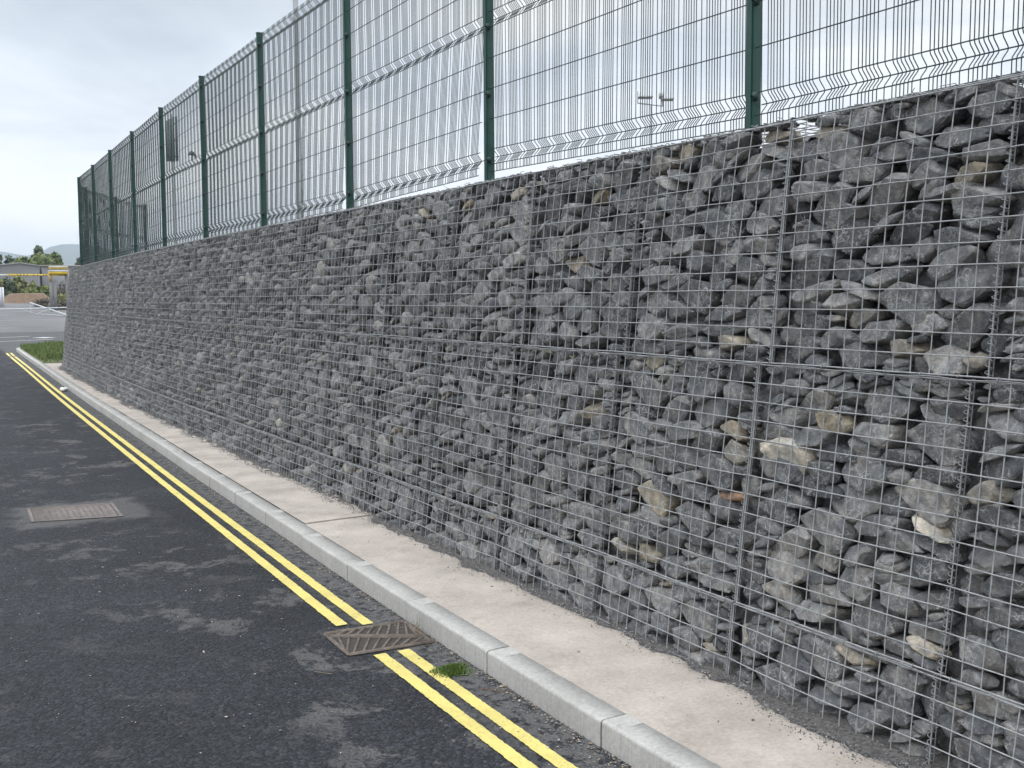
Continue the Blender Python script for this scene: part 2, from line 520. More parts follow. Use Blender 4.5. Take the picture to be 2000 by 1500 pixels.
# kerb: a swept profile with rounded arris, cut in stones
def kerb():
    k = MB(); mo = MB()
    prof0 = [(0.0, -0.06), (0.003, 0.090), (0.005, 0.0975), (0.010, 0.1020), (0.017, 0.1038), (0.118, 0.107), (0.118, -0.06)]
    s = -5.0
    i = 0
    while s < 44.0:
        L = 0.915 if s < 36.5 else 0.45
        n = 7 if s > 36 else 4
        q = np.linspace(s+0.003, s+L-0.003, n)
        dz = random.uniform(-0.0032, 0.0032); dx = random.uniform(-0.0045, 0.0045)
        rows = [KERB.place(q, o+dx, z+dz) for o, z in prof0]
        k.grid(np.stack(rows, 1))
        a = [r_[0] for r_ in rows]; b = [r_[-1] for r_ in rows]
        k.add(a, [list(range(len(a)))]); k.add(b, [list(range(len(b)))[::-1]])
        # mortar joint, a shade below the stone, and the short darker making-up strip beside it
        q = np.linspace(s+L-0.004, s+L+0.004, 2)
        mo.grid(np.stack([KERB.place(q, o+0.003, z-0.003) for o, z in prof0], 1))
        if s < 30 and i % 1 == 0:
            q = np.linspace(s+L-0.108, s+L-0.008, 2)
            mo2.grid(np.stack([KERB.place(q, o+dx, 0.1046+dz+(o-0.022)*0.034) for o in (0.026, 0.117)], 1))
        s += L
        i += 1
    return k, mo


mo2 = MB()
kk, mo = kerb()
ko = kk.build('kerb', M_KERB)
ko['kind'] = 'structure'
mo.build('joint', M_MORT, ko)
mo2.build('joint_patch', M_KERB, ko)

# pavement slab bays between kerb and wall
def pave():
    b = MB()
    for s0, s1, z in ((-5, 7.20, 0.104), (7.212, 16.6, 0.112), (16.612, 29.0, 0.106)):
        n = int((s1-s0)/0.2)
        q = np.linspace(s0, s1, n)
        cols = []
        for t in np.linspace(0, 1, 5):
            ax, ay, _, _ = KERB.at(q)
            off0 = 0.120
            A = KERB.place(q, off0, z)
            B = WALL.place(q, 0.05, z+0.008)
            cols.append(A*(1-t)+B*t)
        P = np.stack(cols, 1)
        P[:, 1:, 2] += 0.002*vnoise(P[:, 1:, 0]*6, P[:, 1:, 1]*3)
        b.grid(P)
        # the step edge at each end
        for e in (0, -1):
            lo = P[e].copy(); lo[:, 2] -= 0.12
            b.grid(np.stack([P[e], lo], 0))
    o = b.build('pavement', M_PAVE, smooth=False)
    o['kind'] = 'structure'


pave()

# verge behind the far kerb
def verge():
    b = MB()
    q = np.linspace(29.05, 44.5, 60)
    A = KERB.place(q, 0.118, 0.098)
    x = np.linspace(0, 1, 14)
    P = np.stack([A+np.array([1, 0, 0])*(t*np.maximum(0.4, 9.0-A[:, :1])*np.array([[1, 0, 0]])) for t in x], 1)
    P[:, :, 2] = 0.098+0.05*np.minimum(1, x*6)[None, :]*(1+0.6*vnoise(P[:, :, 0]*2, P[:, :, 1]*2))
    b.grid(P)
    o = b.build('verge', M_VERGE, smooth=True)
    o['kind'] = 'structure'
    g_ = MB()
    n = 5200
    a = rng.uniform(29.05, 42.5, n)
    t = rng.uniform(0, 1, n)**1.3
    ax = KERB.place(a, 0.14, 0.1)
    for i in range(n):
        p = ax[i]+np.array([t[i]*2.3, 0, 0])
        patch = vnoise(p[0]*1.1, p[1]*0.9, 5)
        if a[i] < 30.4 and random.random() < 0.8: continue
        h = (0.07+0.06*random.random())*(1+0.7*patch)
        an = random.uniform(0, 6.28); w = 0.016
        d = np.array([math.cos(an)*w, math.sin(an)*w, 0])
        ln = np.array([random.uniform(-.05, .05), random.uniform(-.05, .05), h])
        p = p+np.array([0, 0, 0.02])
        g_.add([p-d, p+d, p+d*0.6+ln*0.6, p-d*0.6+ln*0.6], [[0, 1, 2, 3]])
        g_.add([p-d*0.6+ln*0.6, p+d*0.6+ln*0.6, p+ln*1.1], [[0, 1, 2]])
    o = g_.build('grass', M_GRASS)
    tag(o, 'short green grass behind the far rounded kerb corner', 'grass', kind='stuff')


verge()


# ------------------------------------------------------------------ gabion baskets
BL = 2.02                       # length of a basket
COURSES = [('upper', Z_S1, Z_TOP, 1.235), ('middle', Z_S2, Z_S1-0.004, 1.300), ('lower', -0.06, Z_S2-0.004, 1.315)]
NB = 14
CELL = 0.0762


def bulge(s, z):
    """how far the wire face swells towards the road"""
    return 0.006*vnoise(np.asarray(s)*1.7, np.asarray(z)*2.1, 3)+0.004*vnoise(np.asarray(s)*5.1, np.asarray(z)*5.3, 8)


def face_pt(s, z, w=0.0, c=None):
    """point on the wire face; w is the depth behind it"""
    sw = 0.0
    if c is not None:
        u0, u1, z0, z1 = c
        uu = np.clip((np.asarray(s)-u0)/(u1-u0), 0, 1); vv = np.clip((np.asarray(z)-z0)/(z1-z0), 0, 1)
        sw = 0.016*np.abs(np.sin(2*np.pi*uu))**0.8*np.sin(np.pi*vv)**0.8
    return WALL.place(s, face_off(z)+w-sw-bulge(s, z), z)


ORD = ['first', 'second', 'third', 'fourth', 'fifth', 'sixth', 'seventh', 'eighth', 'ninth', 'tenth', 'eleventh', 'twelfth', 'thirteenth', 'fourteenth']
baskets = {}
for ci, (cname, z0, z1, sA) in enumerate(COURSES):
    for n in range(NB):
        u0 = sA+n*BL+0.006; u1 = sA+(n+1)*BL-0.006
        near = n < 5
        cell = (u0, u1, z0, z1)
        zlow = max(z0, 0.03)
        base = WALL.place((u0+u1)/2, face_off(zlow), zlow)
        root = empty('gabion_basket', tuple(base), WALL.heading((u0+u1)/2))
        where = {0: 'under the wall top', 1: 'between the seams', 2: 'in the grit'}[ci]
        ordn = ORD[n]+' from the right'
        if n == NB-1: ordn = 'farthest from the camera'
        tag(root, f'gabion basket {where}, {ordn} in the {cname} course', 'gabion basket', f'gabion baskets of the {cname} course')
        baskets[ci, n] = root
        m = MB()
        k = 5 if n < 3 else 4
        rw = 0.0025
        ns = 27 if n < 6 else 14
        qs = np.linspace(u0, u1, ns)
        # horizontals, counted down from the top edge
        zt = z1-0.004
        rows = []
        zz_ = zt
        while zz_ > zlow+0.02:
            rows.append(zz_); zz_ -= (z1-z0)/13 if ci < 2 else CELL
        if ci < 2: rows.append(z0+0.004)
        for ri, zr in enumerate(rows):
            sag = 0.0025*vnoise(qs*3+ri*7, qs*0+n, 4)
            m.tube(face_pt(qs, zr+sag, -0.0025, cell), rw*(1.25 if ri in (0, len(rows)-1) else 1), k)
        # verticals
        nv = 27
        zs = np.linspace(zlow, zt, 14 if n < 6 else 7)
        for ui, uu in enumerate(np.linspace(u0, u1, nv)):
            wob = 0.003*vnoise(zs*4+ui*3.3, zs*0+n*5.7, 6)*(0 if ui in (0, nv-1) else 1)
            m.tube(face_pt(uu+wob, zs, 0.0022, cell), rw*(1.2 if ui in (0, nv-1) else 1), k)
        m.build('wire_front', M_WIRE, root, smooth=True)
        # lid wires of the upper course
        if ci == 0:
            l = MB()
            for oo in np.arange(0.0, 1.0, CELL if n < 4 else CELL*2):
                wv = 0.006*vnoise(qs*2.3+oo*9, qs*0+n, 9)
                l.tube(WALL.place(qs, face_off(z1)+oo+0.004, z1+wv-0.001), rw, 4)
            for uu in np.linspace(u0, u1, nv):
                oo = np.linspace(-0.006, 0.98, 8)
                l.tube(WALL.place(uu, face_off(z1)+oo, z1+0.004+0.006*vnoise(oo*3, oo*0+uu*3, 9)), rw, 4)
            for uu in np.arange(u0+0.05, u1, 0.152):
                an = np.linspace(0, 7.4, 12)
                t_ = random.uniform(-0.5, 0.5)
                l.tube(np.stack([WALL.place(uu+0.010*t_*np.cos(a_)+0.004*a_/7, face_off(z1)+0.010*np.cos(a_)+0.004, z1+0.010*np.sin(a_)) for a_ in an]), 0.0019, 4)
                if random.random() < 0.22 and n < 6:
                    e0 = WALL.place(uu, face_off(z1)+0.02, z1)
                    l.tube(np.array([e0, e0+[random.uniform(-.02, .01), random.uniform(-.04, .04), 0.02], e0+[random.uniform(-.03, .0), random.uniform(-.08, .08), random.uniform(.01, .035)]]), 0.0016, 4)
            l.build('wire_lid', M_RING, root, smooth=True)
        # spiral binders down the joints and through the middle diaphragm
        for bi, uc in enumerate((u0, (u0+u1)/2)):
            h = MB()
            if n < 9:
                pit = 0.0245 if n < 5 else 0.05
                nt = (z1-zlow)/pit
                per = 8 if n < 3 else 5
                th = np.linspace(0, 2*np.pi*nt, int(nt*per))
                zc = zlow+(z1-zlow)*th/th[-1]
                rad = 0.0125
                P = face_pt(uc+0.0*zc, zc, 0.003, cell)
                x, y, tx, ty = WALL.at(uc)
                P = P+np.outer(rad*np.cos(th), [tx, ty, 0])+np.outer(rad*np.sin(th), [ty, -tx, 0])
                h.tube(P, 0.0016, 4 if n < 4 else 3)
            zc = np.linspace(zlow, z1, 12)
            h.tube(face_pt(uc+0.006, zc, 0.014, cell), 0.0022, 4)
            h.tube(face_pt(uc-0.004, zc, 0.02, cell), 0.0022, 4)
            h.build('spiral_binder', M_RING, root, smooth=True)
        # lacing along the seam under this basket
        if ci < 2:
            h = MB()
            zq = z0-0.001
            q2 = np.linspace(u0, u1, 40)
            h.tube(face_pt(q2, zq-0.004+0.003*np.sin(q2*21), -0.006, cell), 0.0022, 4)
            if n < 9:
                for uu in np.arange(u0+0.04, u1, 0.152 if n < 5 else 0.3):
                    an = np.linspace(0, 8, 14)
                    P = np.stack([face_pt(uu+0.0045*a_/3, zq+0.0105*np.cos(a_), 0.0105*np.sin(a_)-0.002, cell) for a_ in an])
                    h.tube(P, 0.0018, 4)
            h.build('seam_lacing', M_RING, root, smooth=True)


# ------------------------------------------------------------------ stones
def ico(level):
    bm = bmesh.new()
    bmesh.ops.create_icosphere(bm, subdivisions=level, radius=1.0)
    V = np.array([v.co[:] for v in bm.verts]); Fc = np.array([[v.index for v in f.verts] for f in bm.faces])
    bm.free()
    return V, Fc


ICO = {l: ico(l) for l in (2, 3, 4)}
NSH = 56


def rock_field(seed):
    """fracture planes of a broken slab: flat bed faces above and below, a flat face turned outwards, wedge shaped ends"""
    r_ = np.random.default_rng(100+seed)
    P, D = [], []
    def plane(n, d, j):
        v = np.array(n, float)+r_.normal(size=3)*j
        P.append(v/np.linalg.norm(v)); D.append(d)
    plane((0, -1, 0), r_.uniform(0.48, 0.66), 0.16)
    plane((0, 1, 0), r_.uniform(0.7, 0.95), 0.25)
    plane((0, 0, 1), r_.uniform(0.50, 0.74), 0.20)
    plane((0, 0, -1), r_.uniform(0.50, 0.74), 0.20)
    plane((1, 0, 0), r_.uniform(0.72, 0.95), 0.30)
    plane((-1, 0, 0), r_.uniform(0.72, 0.95), 0.30)
    for sx in (-1, 1):
        for sz in (-1, 1):
            plane((sx*r_.uniform(.5, 1), r_.uniform(-.5, .3), sz*r_.uniform(.5, 1)), r_.uniform(0.66, 0.92), 0.18)
    for k in range(r_.integers(5, 10)):
        plane(r_.normal(size=3), r_.uniform(0.66, 0.98), 0.0)
    return np.array(P), np.array(D)


def rock_shape(seed, V):
    Nn, D = rock_field(seed)
    dots = np.maximum(V@Nn.T, 1e-3)
    rad = D[None, :]/dots
    p = 48.0
    rad = (np.minimum(rad, 6.0)**(-p)).sum(1)**(-1/p)
    rad *= 1+0.022*(vnoise(V[:, 0]*3+seed, V[:, 1]*3+V[:, 2]*2.3, seed)+0.6*vnoise(V[:, 1]*6+seed, V[:, 2]*6-V[:, 0]*4, seed+9))
    W_ = V*rad[:, None]
    lo, hi = W_.min(0), W_.max(0)
    return (W_-(lo+hi)/2)/((hi-lo)/2)


SHAPE = {l: [rock_shape(i, ICO[l][0]) for i in range(NSH)] for l in (2, 3, 4)}


def rotm(a, b, c):
    ca, sa, cb, sb, cc, sc_ = math.cos(a), math.sin(a), math.cos(b), math.sin(b), math.cos(c), math.sin(c)
    Rz = np.array([[ca, -sa, 0], [sa, ca, 0], [0, 0, 1]]); Rx = np.array([[1, 0, 0], [0, cb, -sb], [0, sb, cb]]); Ry = np.array([[cc, 0, sc_], [0, 1, 0], [-sc_, 0, cc]])
    return Ry@Rx@Rz


GR = 0.0125
variants = []
for vi in range(260):
    sh = vi % NSH
    L = float(np.clip(rng.lognormal(math.log(0.150), 0.28), 0.08, 0.25))
    if vi >= 215: L = random.uniform(0.05, 0.08)
    asp = random.choice([0.28, 0.33, 0.37, 0.41, 0.45, 0.50, 0.58])
    Hh = min(L*asp, 0.165); Dp = float(np.clip(L*random.uniform(0.65, 1.05), 0.08, 0.20))
    tilt = random.gauss(0, R(8)) if random.random() < 0.9 else random.gauss(0, R(24))
    Mx = rotm(0, random.gauss(0, R(7)), tilt)@np.diag([L/2, Dp/2, Hh/2])@np.diag(random.choice([(1, 1, 1), (-1, 1, -1)]))
    V = SHAPE[3][sh]@Mx.T                        # axes: u along wall, w into wall, v up
    lo = V.min(0); hi = V.max(0)
    nu = int((hi[0]-lo[0])/GR)+1; nw = max(1, int((hi[1]-lo[1])/GR)+1)
    B = np.full((nu, nw), np.inf); T = np.full((nu, nw), -np.inf)
    ii = np.clip(((V[:, 0]-lo[0])/GR).astype(int), 0, nu-1); jj = np.clip(((V[:, 1]-lo[1])/GR).astype(int), 0, nw-1)
    np.minimum.at(B, (ii, jj), V[:, 2]); np.maximum.at(T, (ii, jj), V[:, 2])
    variants.append((sh, Mx, lo, hi, B-lo[2], T-lo[2], hi[2]-lo[2], L))

front_flag = []
stones = []      # (shape, matrix, s, w, z, dims, course, basket)
NWG = int(0.24/GR)


def pack(ci, n, ua, ub, z0, z1, zstart):
    nu_all = int((ub-ua)/GR)
    first = len(stones)
    Hm = np.zeros((nu_all, NWG))+zstart
    fails = 0
    while fails < 14:
        best = None
        small = fails > 5
        for _ in range(44):
            vi = random.randrange(215, 260) if small and random.random() < 0.6 else random.randrange(0, 215 if not small else 260)
            sh, Mx, lo, hi, B, T, hgt, L = variants[vi]
            nu, nw = B.shape
            if nu >= nu_all: continue
            jw = random.randrange(0, 2)
            if jw+nw > NWG: continue
            for _2 in range(4):
                iu = random.randrange(0, nu_all-nu+1)
                sub = Hm[iu:iu+nu, jw:jw+nw]
                gap = sub-B
                rest = gap.max()
                ok = np.isfinite(B)
                void = np.minimum(rest+B-sub, 0.030)[ok].mean()
                over = max(0.0, rest+hgt-(0.026 if ci == 0 else 0.020)-z1)
                score = 1.0*(rest-zstart)+2.2*void-0.02*hgt-0.28*L+over*30
                if best is None or score < best[0]: best = (score, vi, iu, jw, rest, over)
        if best is None or best[5] > 0.0:
            fails += 1
            continue
        _, vi, iu, jw, rest, _o = best
        sh, Mx, lo, hi, B, T, hgt, L = variants[vi]
        nu, nw = B.shape
        rest -= 0.010                            # stones wedge into each other a little
        sub = Hm[iu:iu+nu, jw:jw+nw]
        ok = np.isfinite(T)
        sub[ok] = np.maximum(sub[ok], rest+T[ok])
        uc = ua+iu*GR-lo[0]; wc = 0.008+jw*GR-lo[1]; zc = rest-lo[2]
        stones.append([sh, Mx, uc, wc, zc, (hi-lo), ci, n, 0.0]); front_flag.append(True)
    # smaller stones lodged a little deeper wherever the front still shows a hole
    nz = int((z1-zstart)/GR)
    cov = np.zeros((nu_all, nz), bool)
    for st in stones[first:]:
        V = SHAPE[2][st[0]]@st[1].T
        for fx in (1.0, 0.66, 0.33):
            a = ((V[:, 0]*fx+st[2]-ua)/GR).astype(int); b_ = ((V[:, 2]*fx+st[4]-zstart)/GR).astype(int)
            for da in (-1, 0, 1):
                for db in (-1, 0, 1):
                    aa = a+da; bb = b_+db
                    k_ = (aa >= 0) & (aa < nu_all) & (bb >= 0) & (bb < nz)
                    cov[aa[k_], bb[k_]] = True
    for it in range(70):
        # distance from each free cell to the nearest covered one, by repeated erosion
        free = ~cov
        dist = np.zeros(free.shape, int); cur = free.copy()
        for d_ in range(1, 9):
            dist[cur] = d_
            nx = np.zeros_like(cur)
            nx[:, 1:-1] = cur[:, 1:-1] & cur[:, 2:] & cur[:, :-2]
            nx[1:-1, :] &= cur[2:, :] & cur[:-2, :]
            nx[0, :] = False; nx[-1, :] = False
            cur = nx
            if not cur.any(): break
        m_ = dist.max()
        if m_ < 2: break
        cand = np.argwhere(dist == m_)
        iu, iz = cand[random.randrange(len(cand))]
        r_ = m_*GR+0.012
        sh = random.randrange(NSH)
        Mx = rotm(0, random.gauss(0, .3), random.gauss(0, .4))@np.diag([r_*random.uniform(1.2, 1.9), r_*1.1, r_*random.uniform(1.1, 1.4)])@rotm(random.uniform(0, 6.28), 0.2, 0.2)
        V = SHAPE[2][sh]@Mx.T
        stones.append([sh, Mx, ua+(iu+.5)*GR, 0.036-V[:, 1].min()+random.uniform(0, 0.02), zstart+(iz+.5)*GR, V.max(0)-V.min(0), ci, n, 0.0]); front_flag.append(False)
        a0, b0 = np.meshgrid(np.arange(nu_all), np.arange(nz), indexing='ij')
        cov |= (a0-iu)**2+(b0-iz)**2 <= (m_+1)**2
    return


for ci, (cname, z0, z1, sA) in enumerate(COURSES):
    for n in range(NB):
        u0 = sA+n*BL; um = u0+BL/2; u1 = u0+BL
        zs = max(z0, -0.02)
        pack(ci, n, u0+0.022, um-0.010, zs, z1-(0.0 if ci == 0 else 0.012), zs+(0 if ci == 2 else 0.006))
        pack(ci, n, um+0.010, u1-0.022, zs, z1-(0.0 if ci == 0 else 0.012), zs+(0 if ci == 2 else 0.006))
print('stones', len(stones))

# colour of each stone: mostly dark grey limestone, here and there paler or buff
for st in stones:
    t = random.random()
    if t < 0.990: st[8] = float(np.clip(random.gauss(0.33, 0.15), 0.0, 0.66))
    elif t < 0.997: st[8] = random.uniform(0.66, 0.80)
    else: st[8] = random.uniform(0.82, 0.95)


def stone_world(st):
    """4x4 of a stone: local axes follow the wall and lean with its batter"""
    sh, Mx, uc, wc, zc = st[:5]
    x, y, tx, ty = WALL.at(uc)
    u0 = COURSES[st[6]][3]+st[7]*BL
    o = face_pt(uc, zc, wc, (u0, u0+BL, COURSES[st[6]][1], COURSES[st[6]][2]))
    A = np.array([[tx, ty, 0], [ty, -tx, 0], [ty*BATTER, -tx*BATTER, 1.0]]).T
    M = np.eye(4); M[:3, :3] = A@Mx*1.03; M[:3, 3] = o
    return M


def pix(P):
    d = np.asarray(P)-np.array([0, 0, EYE])
    z = d@np.array(fw)
    return 1000+F_PX*(d@np.array(r2))/z, 750-F_PX*(d@np.array(u2))/z, z


for st, ff in zip(stones, front_flag):
    st.append(stone_world(st))
    px, py, dz = pix(st[9][:3, 3])
    st.append((px, py, dz))
    st.append(ff)

# the pale stones one notices in the wall: where they sit, their tone, how much larger
HERO = [(1480, 945, 1.0, 1.0), (1560, 892, 0.935, 1.6), (1445, 652, 0.88, 1.15), (1772, 665, 0.90, 1.0), (1437, 832, 0.80, 1.0), (1815, 1030, 0.93, 1.1),
        (1690, 1238, 0.86, 1.1), (1812, 1258, 0.90, 0.9), (1235, 1085, 0.91, 0.9), (1930, 365, 0.86, 1.0), (1030, 382, 0.91, 1.0), (1385, 316, 0.88, 1.0),
        (1690, 818, 0.80, 1.0), (1205, 405, 0.82, 0.9), (1985, 990, 0.73, 1.0), (1660, 1115, 0.74, 1.0), (1475, 862, 0.75, 1.0), (790, 848, 0.84, 1.0), (868, 765, 0.88, 0.9),
        (548, 822, 0.95, 0.8), (485, 748, 0.94, 0.8), (663, 967, 0.93, 0.8), (712, 912, 0.90, 0.8), (830, 412, 0.84, 0.9), (1095, 1180, 0.86, 0.8), (1395, 1245, 0.88, 0.8),
        (1520, 255, 0.88, 0.9), (1660, 235, 0.84, 0.9), (1285, 700, 0.80, 0.9), (1140, 500, 0.80, 0.9), (1700, 620, 0.72, 1.0)]
front = [i for i, st in enumerate(stones) if st[11] and st[5][0] > 0.12]
for hx, hy, tone, sc_ in HERO:
    j = min(front, key=lambda i: (stones[i][10][0]-hx)**2+(stones[i][10][1]-hy)**2+(3000*abs(stones[i][5][2]-0.105) if hx == 1560 else 0))
    front.remove(j)
    stones[j][8] = tone
    sc_ = min(sc_, (0.235 if sc_ > 1.5 else 0.17)/stones[j][5][0])
    big = hx == 1560
    if big:
        stones[j][1] = rotm(0, 0.1, -0.22)@np.diag([0.130, 0.075, 0.082])
        stones[j][5] = np.array([0.26, 0.15, 0.165])
        stones[j][9] = stone_world(stones[j])
    else:
        stones[j][9][:3, :3] *= sc_
    stones[j][9][0, 3] -= 0.03 if big else 0.006

inframe = [i for i, st in enumerate(stones) if st[11] and -10 < st[10][0] < 2010 and -10 < st[10][1] < 1510]
inframe.sort(key=lambda i: -(stones[i][5][0]*stones[i][5][2])/stones[i][10][2]**2)
single = inframe[:300]
single_set = set(single)

rock_mesh = []
for i in range(NSH):
    me = bpy.data.meshes.new('stone')
    me.from_pydata(SHAPE[4][i].tolist(), [], ICO[4][1].tolist())
    me.materials.append(M_STONE)
    me.update()
    rock_mesh.append(me)

COL = [(0.22, 'very dark grey'), (0.36, 'dark grey'), (0.50, 'mid grey'), (0.66, 'light grey'), (0.78, 'brownish'), (0.84, 'buff'), (0.96, 'pale cream'), (1.1, 'orange brown')]
used = {}
for i in single:
    sh, Mx, uc, wc, zc, dm, ci, n, tone, M4, pp, _ff = stones[i]
    cname, z0, z1, sA = COURSES[ci]
    u0 = sA+n*BL
    row = int((z1-zc)/CELL)+1
    colm = int((u0+BL-uc)/CELL)+1
    cn = next(c for lim, c in COL if tone < lim)
    asp = dm[2]/dm[0]
    shp = ('long flat' if asp < 0.5 else 'flattish' if asp < 0.66 else 'blocky')
    if dm[0] < 0.10: shp = 'small '+shp
    elif dm[0] > 0.20: shp = 'large '+shp
    bn = {0: 'nearest', 1: 'second nearest', 2: 'third nearest', 3: 'fourth nearest'}.get(n, ORD[n])
    lab = f'{cn} {shp} stone, row {row}, column {colm} of {bn} {cname} basket'
    if lab in used:
        lab = lab.replace(' stone,', ' under-stone,' if zc < used[lab] else ' over-stone,')
    used[lab] = zc
    o = bpy.data.objects.new('stone', rock_mesh[sh])
    C.objects.link(o)
    o.matrix_world = Matrix(M4.tolist())
    o['tone'] = tone
    tag(o, lab, 'stone', 'stones packed in the gabion baskets')

fill = MB()
for i, st in enumerate(stones):
    if i in single_set: continue
    l = 3 if st[10][2] < 9 else 2
    V = SHAPE[l][st[0]]@st[9][:3, :3].T+st[9][:3, 3]
    fill.add(V, ICO[l][1], st[8])
# deeper stones seen between the front ones: a rubbly sheet behind, turning back under the lid
qs = np.arange(1.3, 1.2+NB*BL+0.1, 0.045)
zs = np.arange(-0.05, 2.37, 0.045)
S_, Z_ = np.meshgrid(qs, zs, indexing='ij')
dep = 0.120+0.035*vnoise(S_*8, Z_*12, 2)+0.025*vnoise(S_*17, Z_*22, 4)
P = WALL.place(S_, face_off(Z_)+dep, Z_)
fill.grid(P)
fill.att[-1] = 0.30+0.12*vnoise(S_*7, Z_*10, 7).ravel()
O_ = np.arange(0.10, 1.0, 0.05)
S2, O2 = np.meshgrid(qs, O_, indexing='ij')
fill.grid(WALL.place(S2, face_off(2.36)+O2+0.03, 2.350+0.03*vnoise(S2*9, O2*11, 3)+0.02*vnoise(S2*21, O2*23, 5)))
fill.att[-1] = 0.36+0.12*vnoise(S2*7, O2*10, 7).ravel()
fo = fill.build('stones', M_FILL, smooth=False, att='tone')
tag(fo, 'grey limestone rocks filling the farther gabion baskets', 'stones', kind='stuff')

# grit along the foot of the wall, with crumbs strewn over the slab
def grit():
    b = MB()
    q = np.arange(-5, 29.0, 0.05)
    wdt = 0.075+0.028*vnoise(q*1.3, q*0, 1)+0.035*vnoise(q*4.7, q*0, 2)+0.02*vnoise(q*15, q*0, 5)+0.012*vnoise(q*41, q*0, 6)
    cols = []
    for t in np.linspace(0, 1, 9):
        off = -wdt*(1-t)+0.22*t
        zz2 = np.where(t < 0.01, 0.104, 0.113+0.022*min(1, t*1.5)+0.004*vnoise(q*30, q*0+t*17, 3))
        cols.append(WALL.place(q, off, zz2))
    b.grid(np.stack(cols, 1))
    o = b.build('gravel', M_GRIT, smooth=False)
    tag(o, 'dark grit strewn along the foot of the gabion wall', 'gravel', kind='stuff')
    c = MB()
    V0, F0 = ico(1)
    n = 15000
    for i in range(n):
        s = 1.5+27*random.random()**1.8
        far = random.expovariate(1/0.024)
        w_ = 0.085+0.028*vnoise(s*1.3, 0.0, 1)+0.035*vnoise(s*4.7, 0.0, 2)+0.02*vnoise(s*15, 0.0, 5)
        t_ = random.random()
        off = -float(w_)+0.035-far if t_ < 0.62 else (-float(w_)*random.random() if t_ < 0.985 else -0.02-0.4*random.random())
        if off < -0.50: continue
        r_ = random.uniform(0.0010, 0.0032)*(1 if random.random() < 0.975 else 2.2)
        p = WALL.place(s, off, 0.116 if off > -0.13 else 0.110)
        k_ = V0*np.array([r_*random.uniform(.8, 1.5), r_*random.uniform(.8, 1.5), r_*0.8])
        p[2] += 0.018*max(0, (off+0.15)/0.2) if off > -0.15 else 0
        c.add(k_+p, F0, random.choice([0.0, 0.1, 0.2, 0.3, 0.4, 0.5]) if random.random() < 0.96 else 0.93)
    o2 = c.build('loose_grit', M_GRITST, att='tone')
    tag(o2, 'loose dark stone crumbs on the pale pavement', 'gravel', kind='stuff')


grit()

# ------------------------------------------------------------------ retained ground behind the wall
def raised():
    q = np.linspace(1.3, 33.0, 60)
    A = WALL.place(q, 0.75, 2.25)
    b = MB()
    P = np.stack([A+np.array([t, 0, 0]) for t in (0, 1, 4, 12, 40)], 1)
    P[:, 2:, 2] += 0.0
    low = A.copy(); low[:, 2] = -0.02
    b.grid(np.concatenate([low[:, None], P], 1))
    e = P[-1]; l2 = e.copy(); l2[:, 2] = -0.02; l2[:, 1] += 3
    b.grid(np.stack([e, l2], 0))
    o = b.build('raised_ground', M_LAND)
    o['kind'] = 'structure'


raised()

# ------------------------------------------------------------------ fence
F_OFF = 0.479
fence = empty('mesh_fence', tuple(WALL.place(15.0, F_OFF, 2.25)))
tag(fence, 'tall green welded mesh fence with square steel posts standing on the gabion wall', 'fence')
P0, PSP = 3.74, 2.5
PB, PTOP = 2.46, 4.445
PROF = [(0.0, 0), (0.05, 0), (0.062, 0.004), (0.092, 0.031), (0.100, 0.034), (0.108, 0.031), (0.138, 0.004), (0.15, 0)]


def fold(z): return [(z+a-0.05, d) for a, d in PROF[1:]]


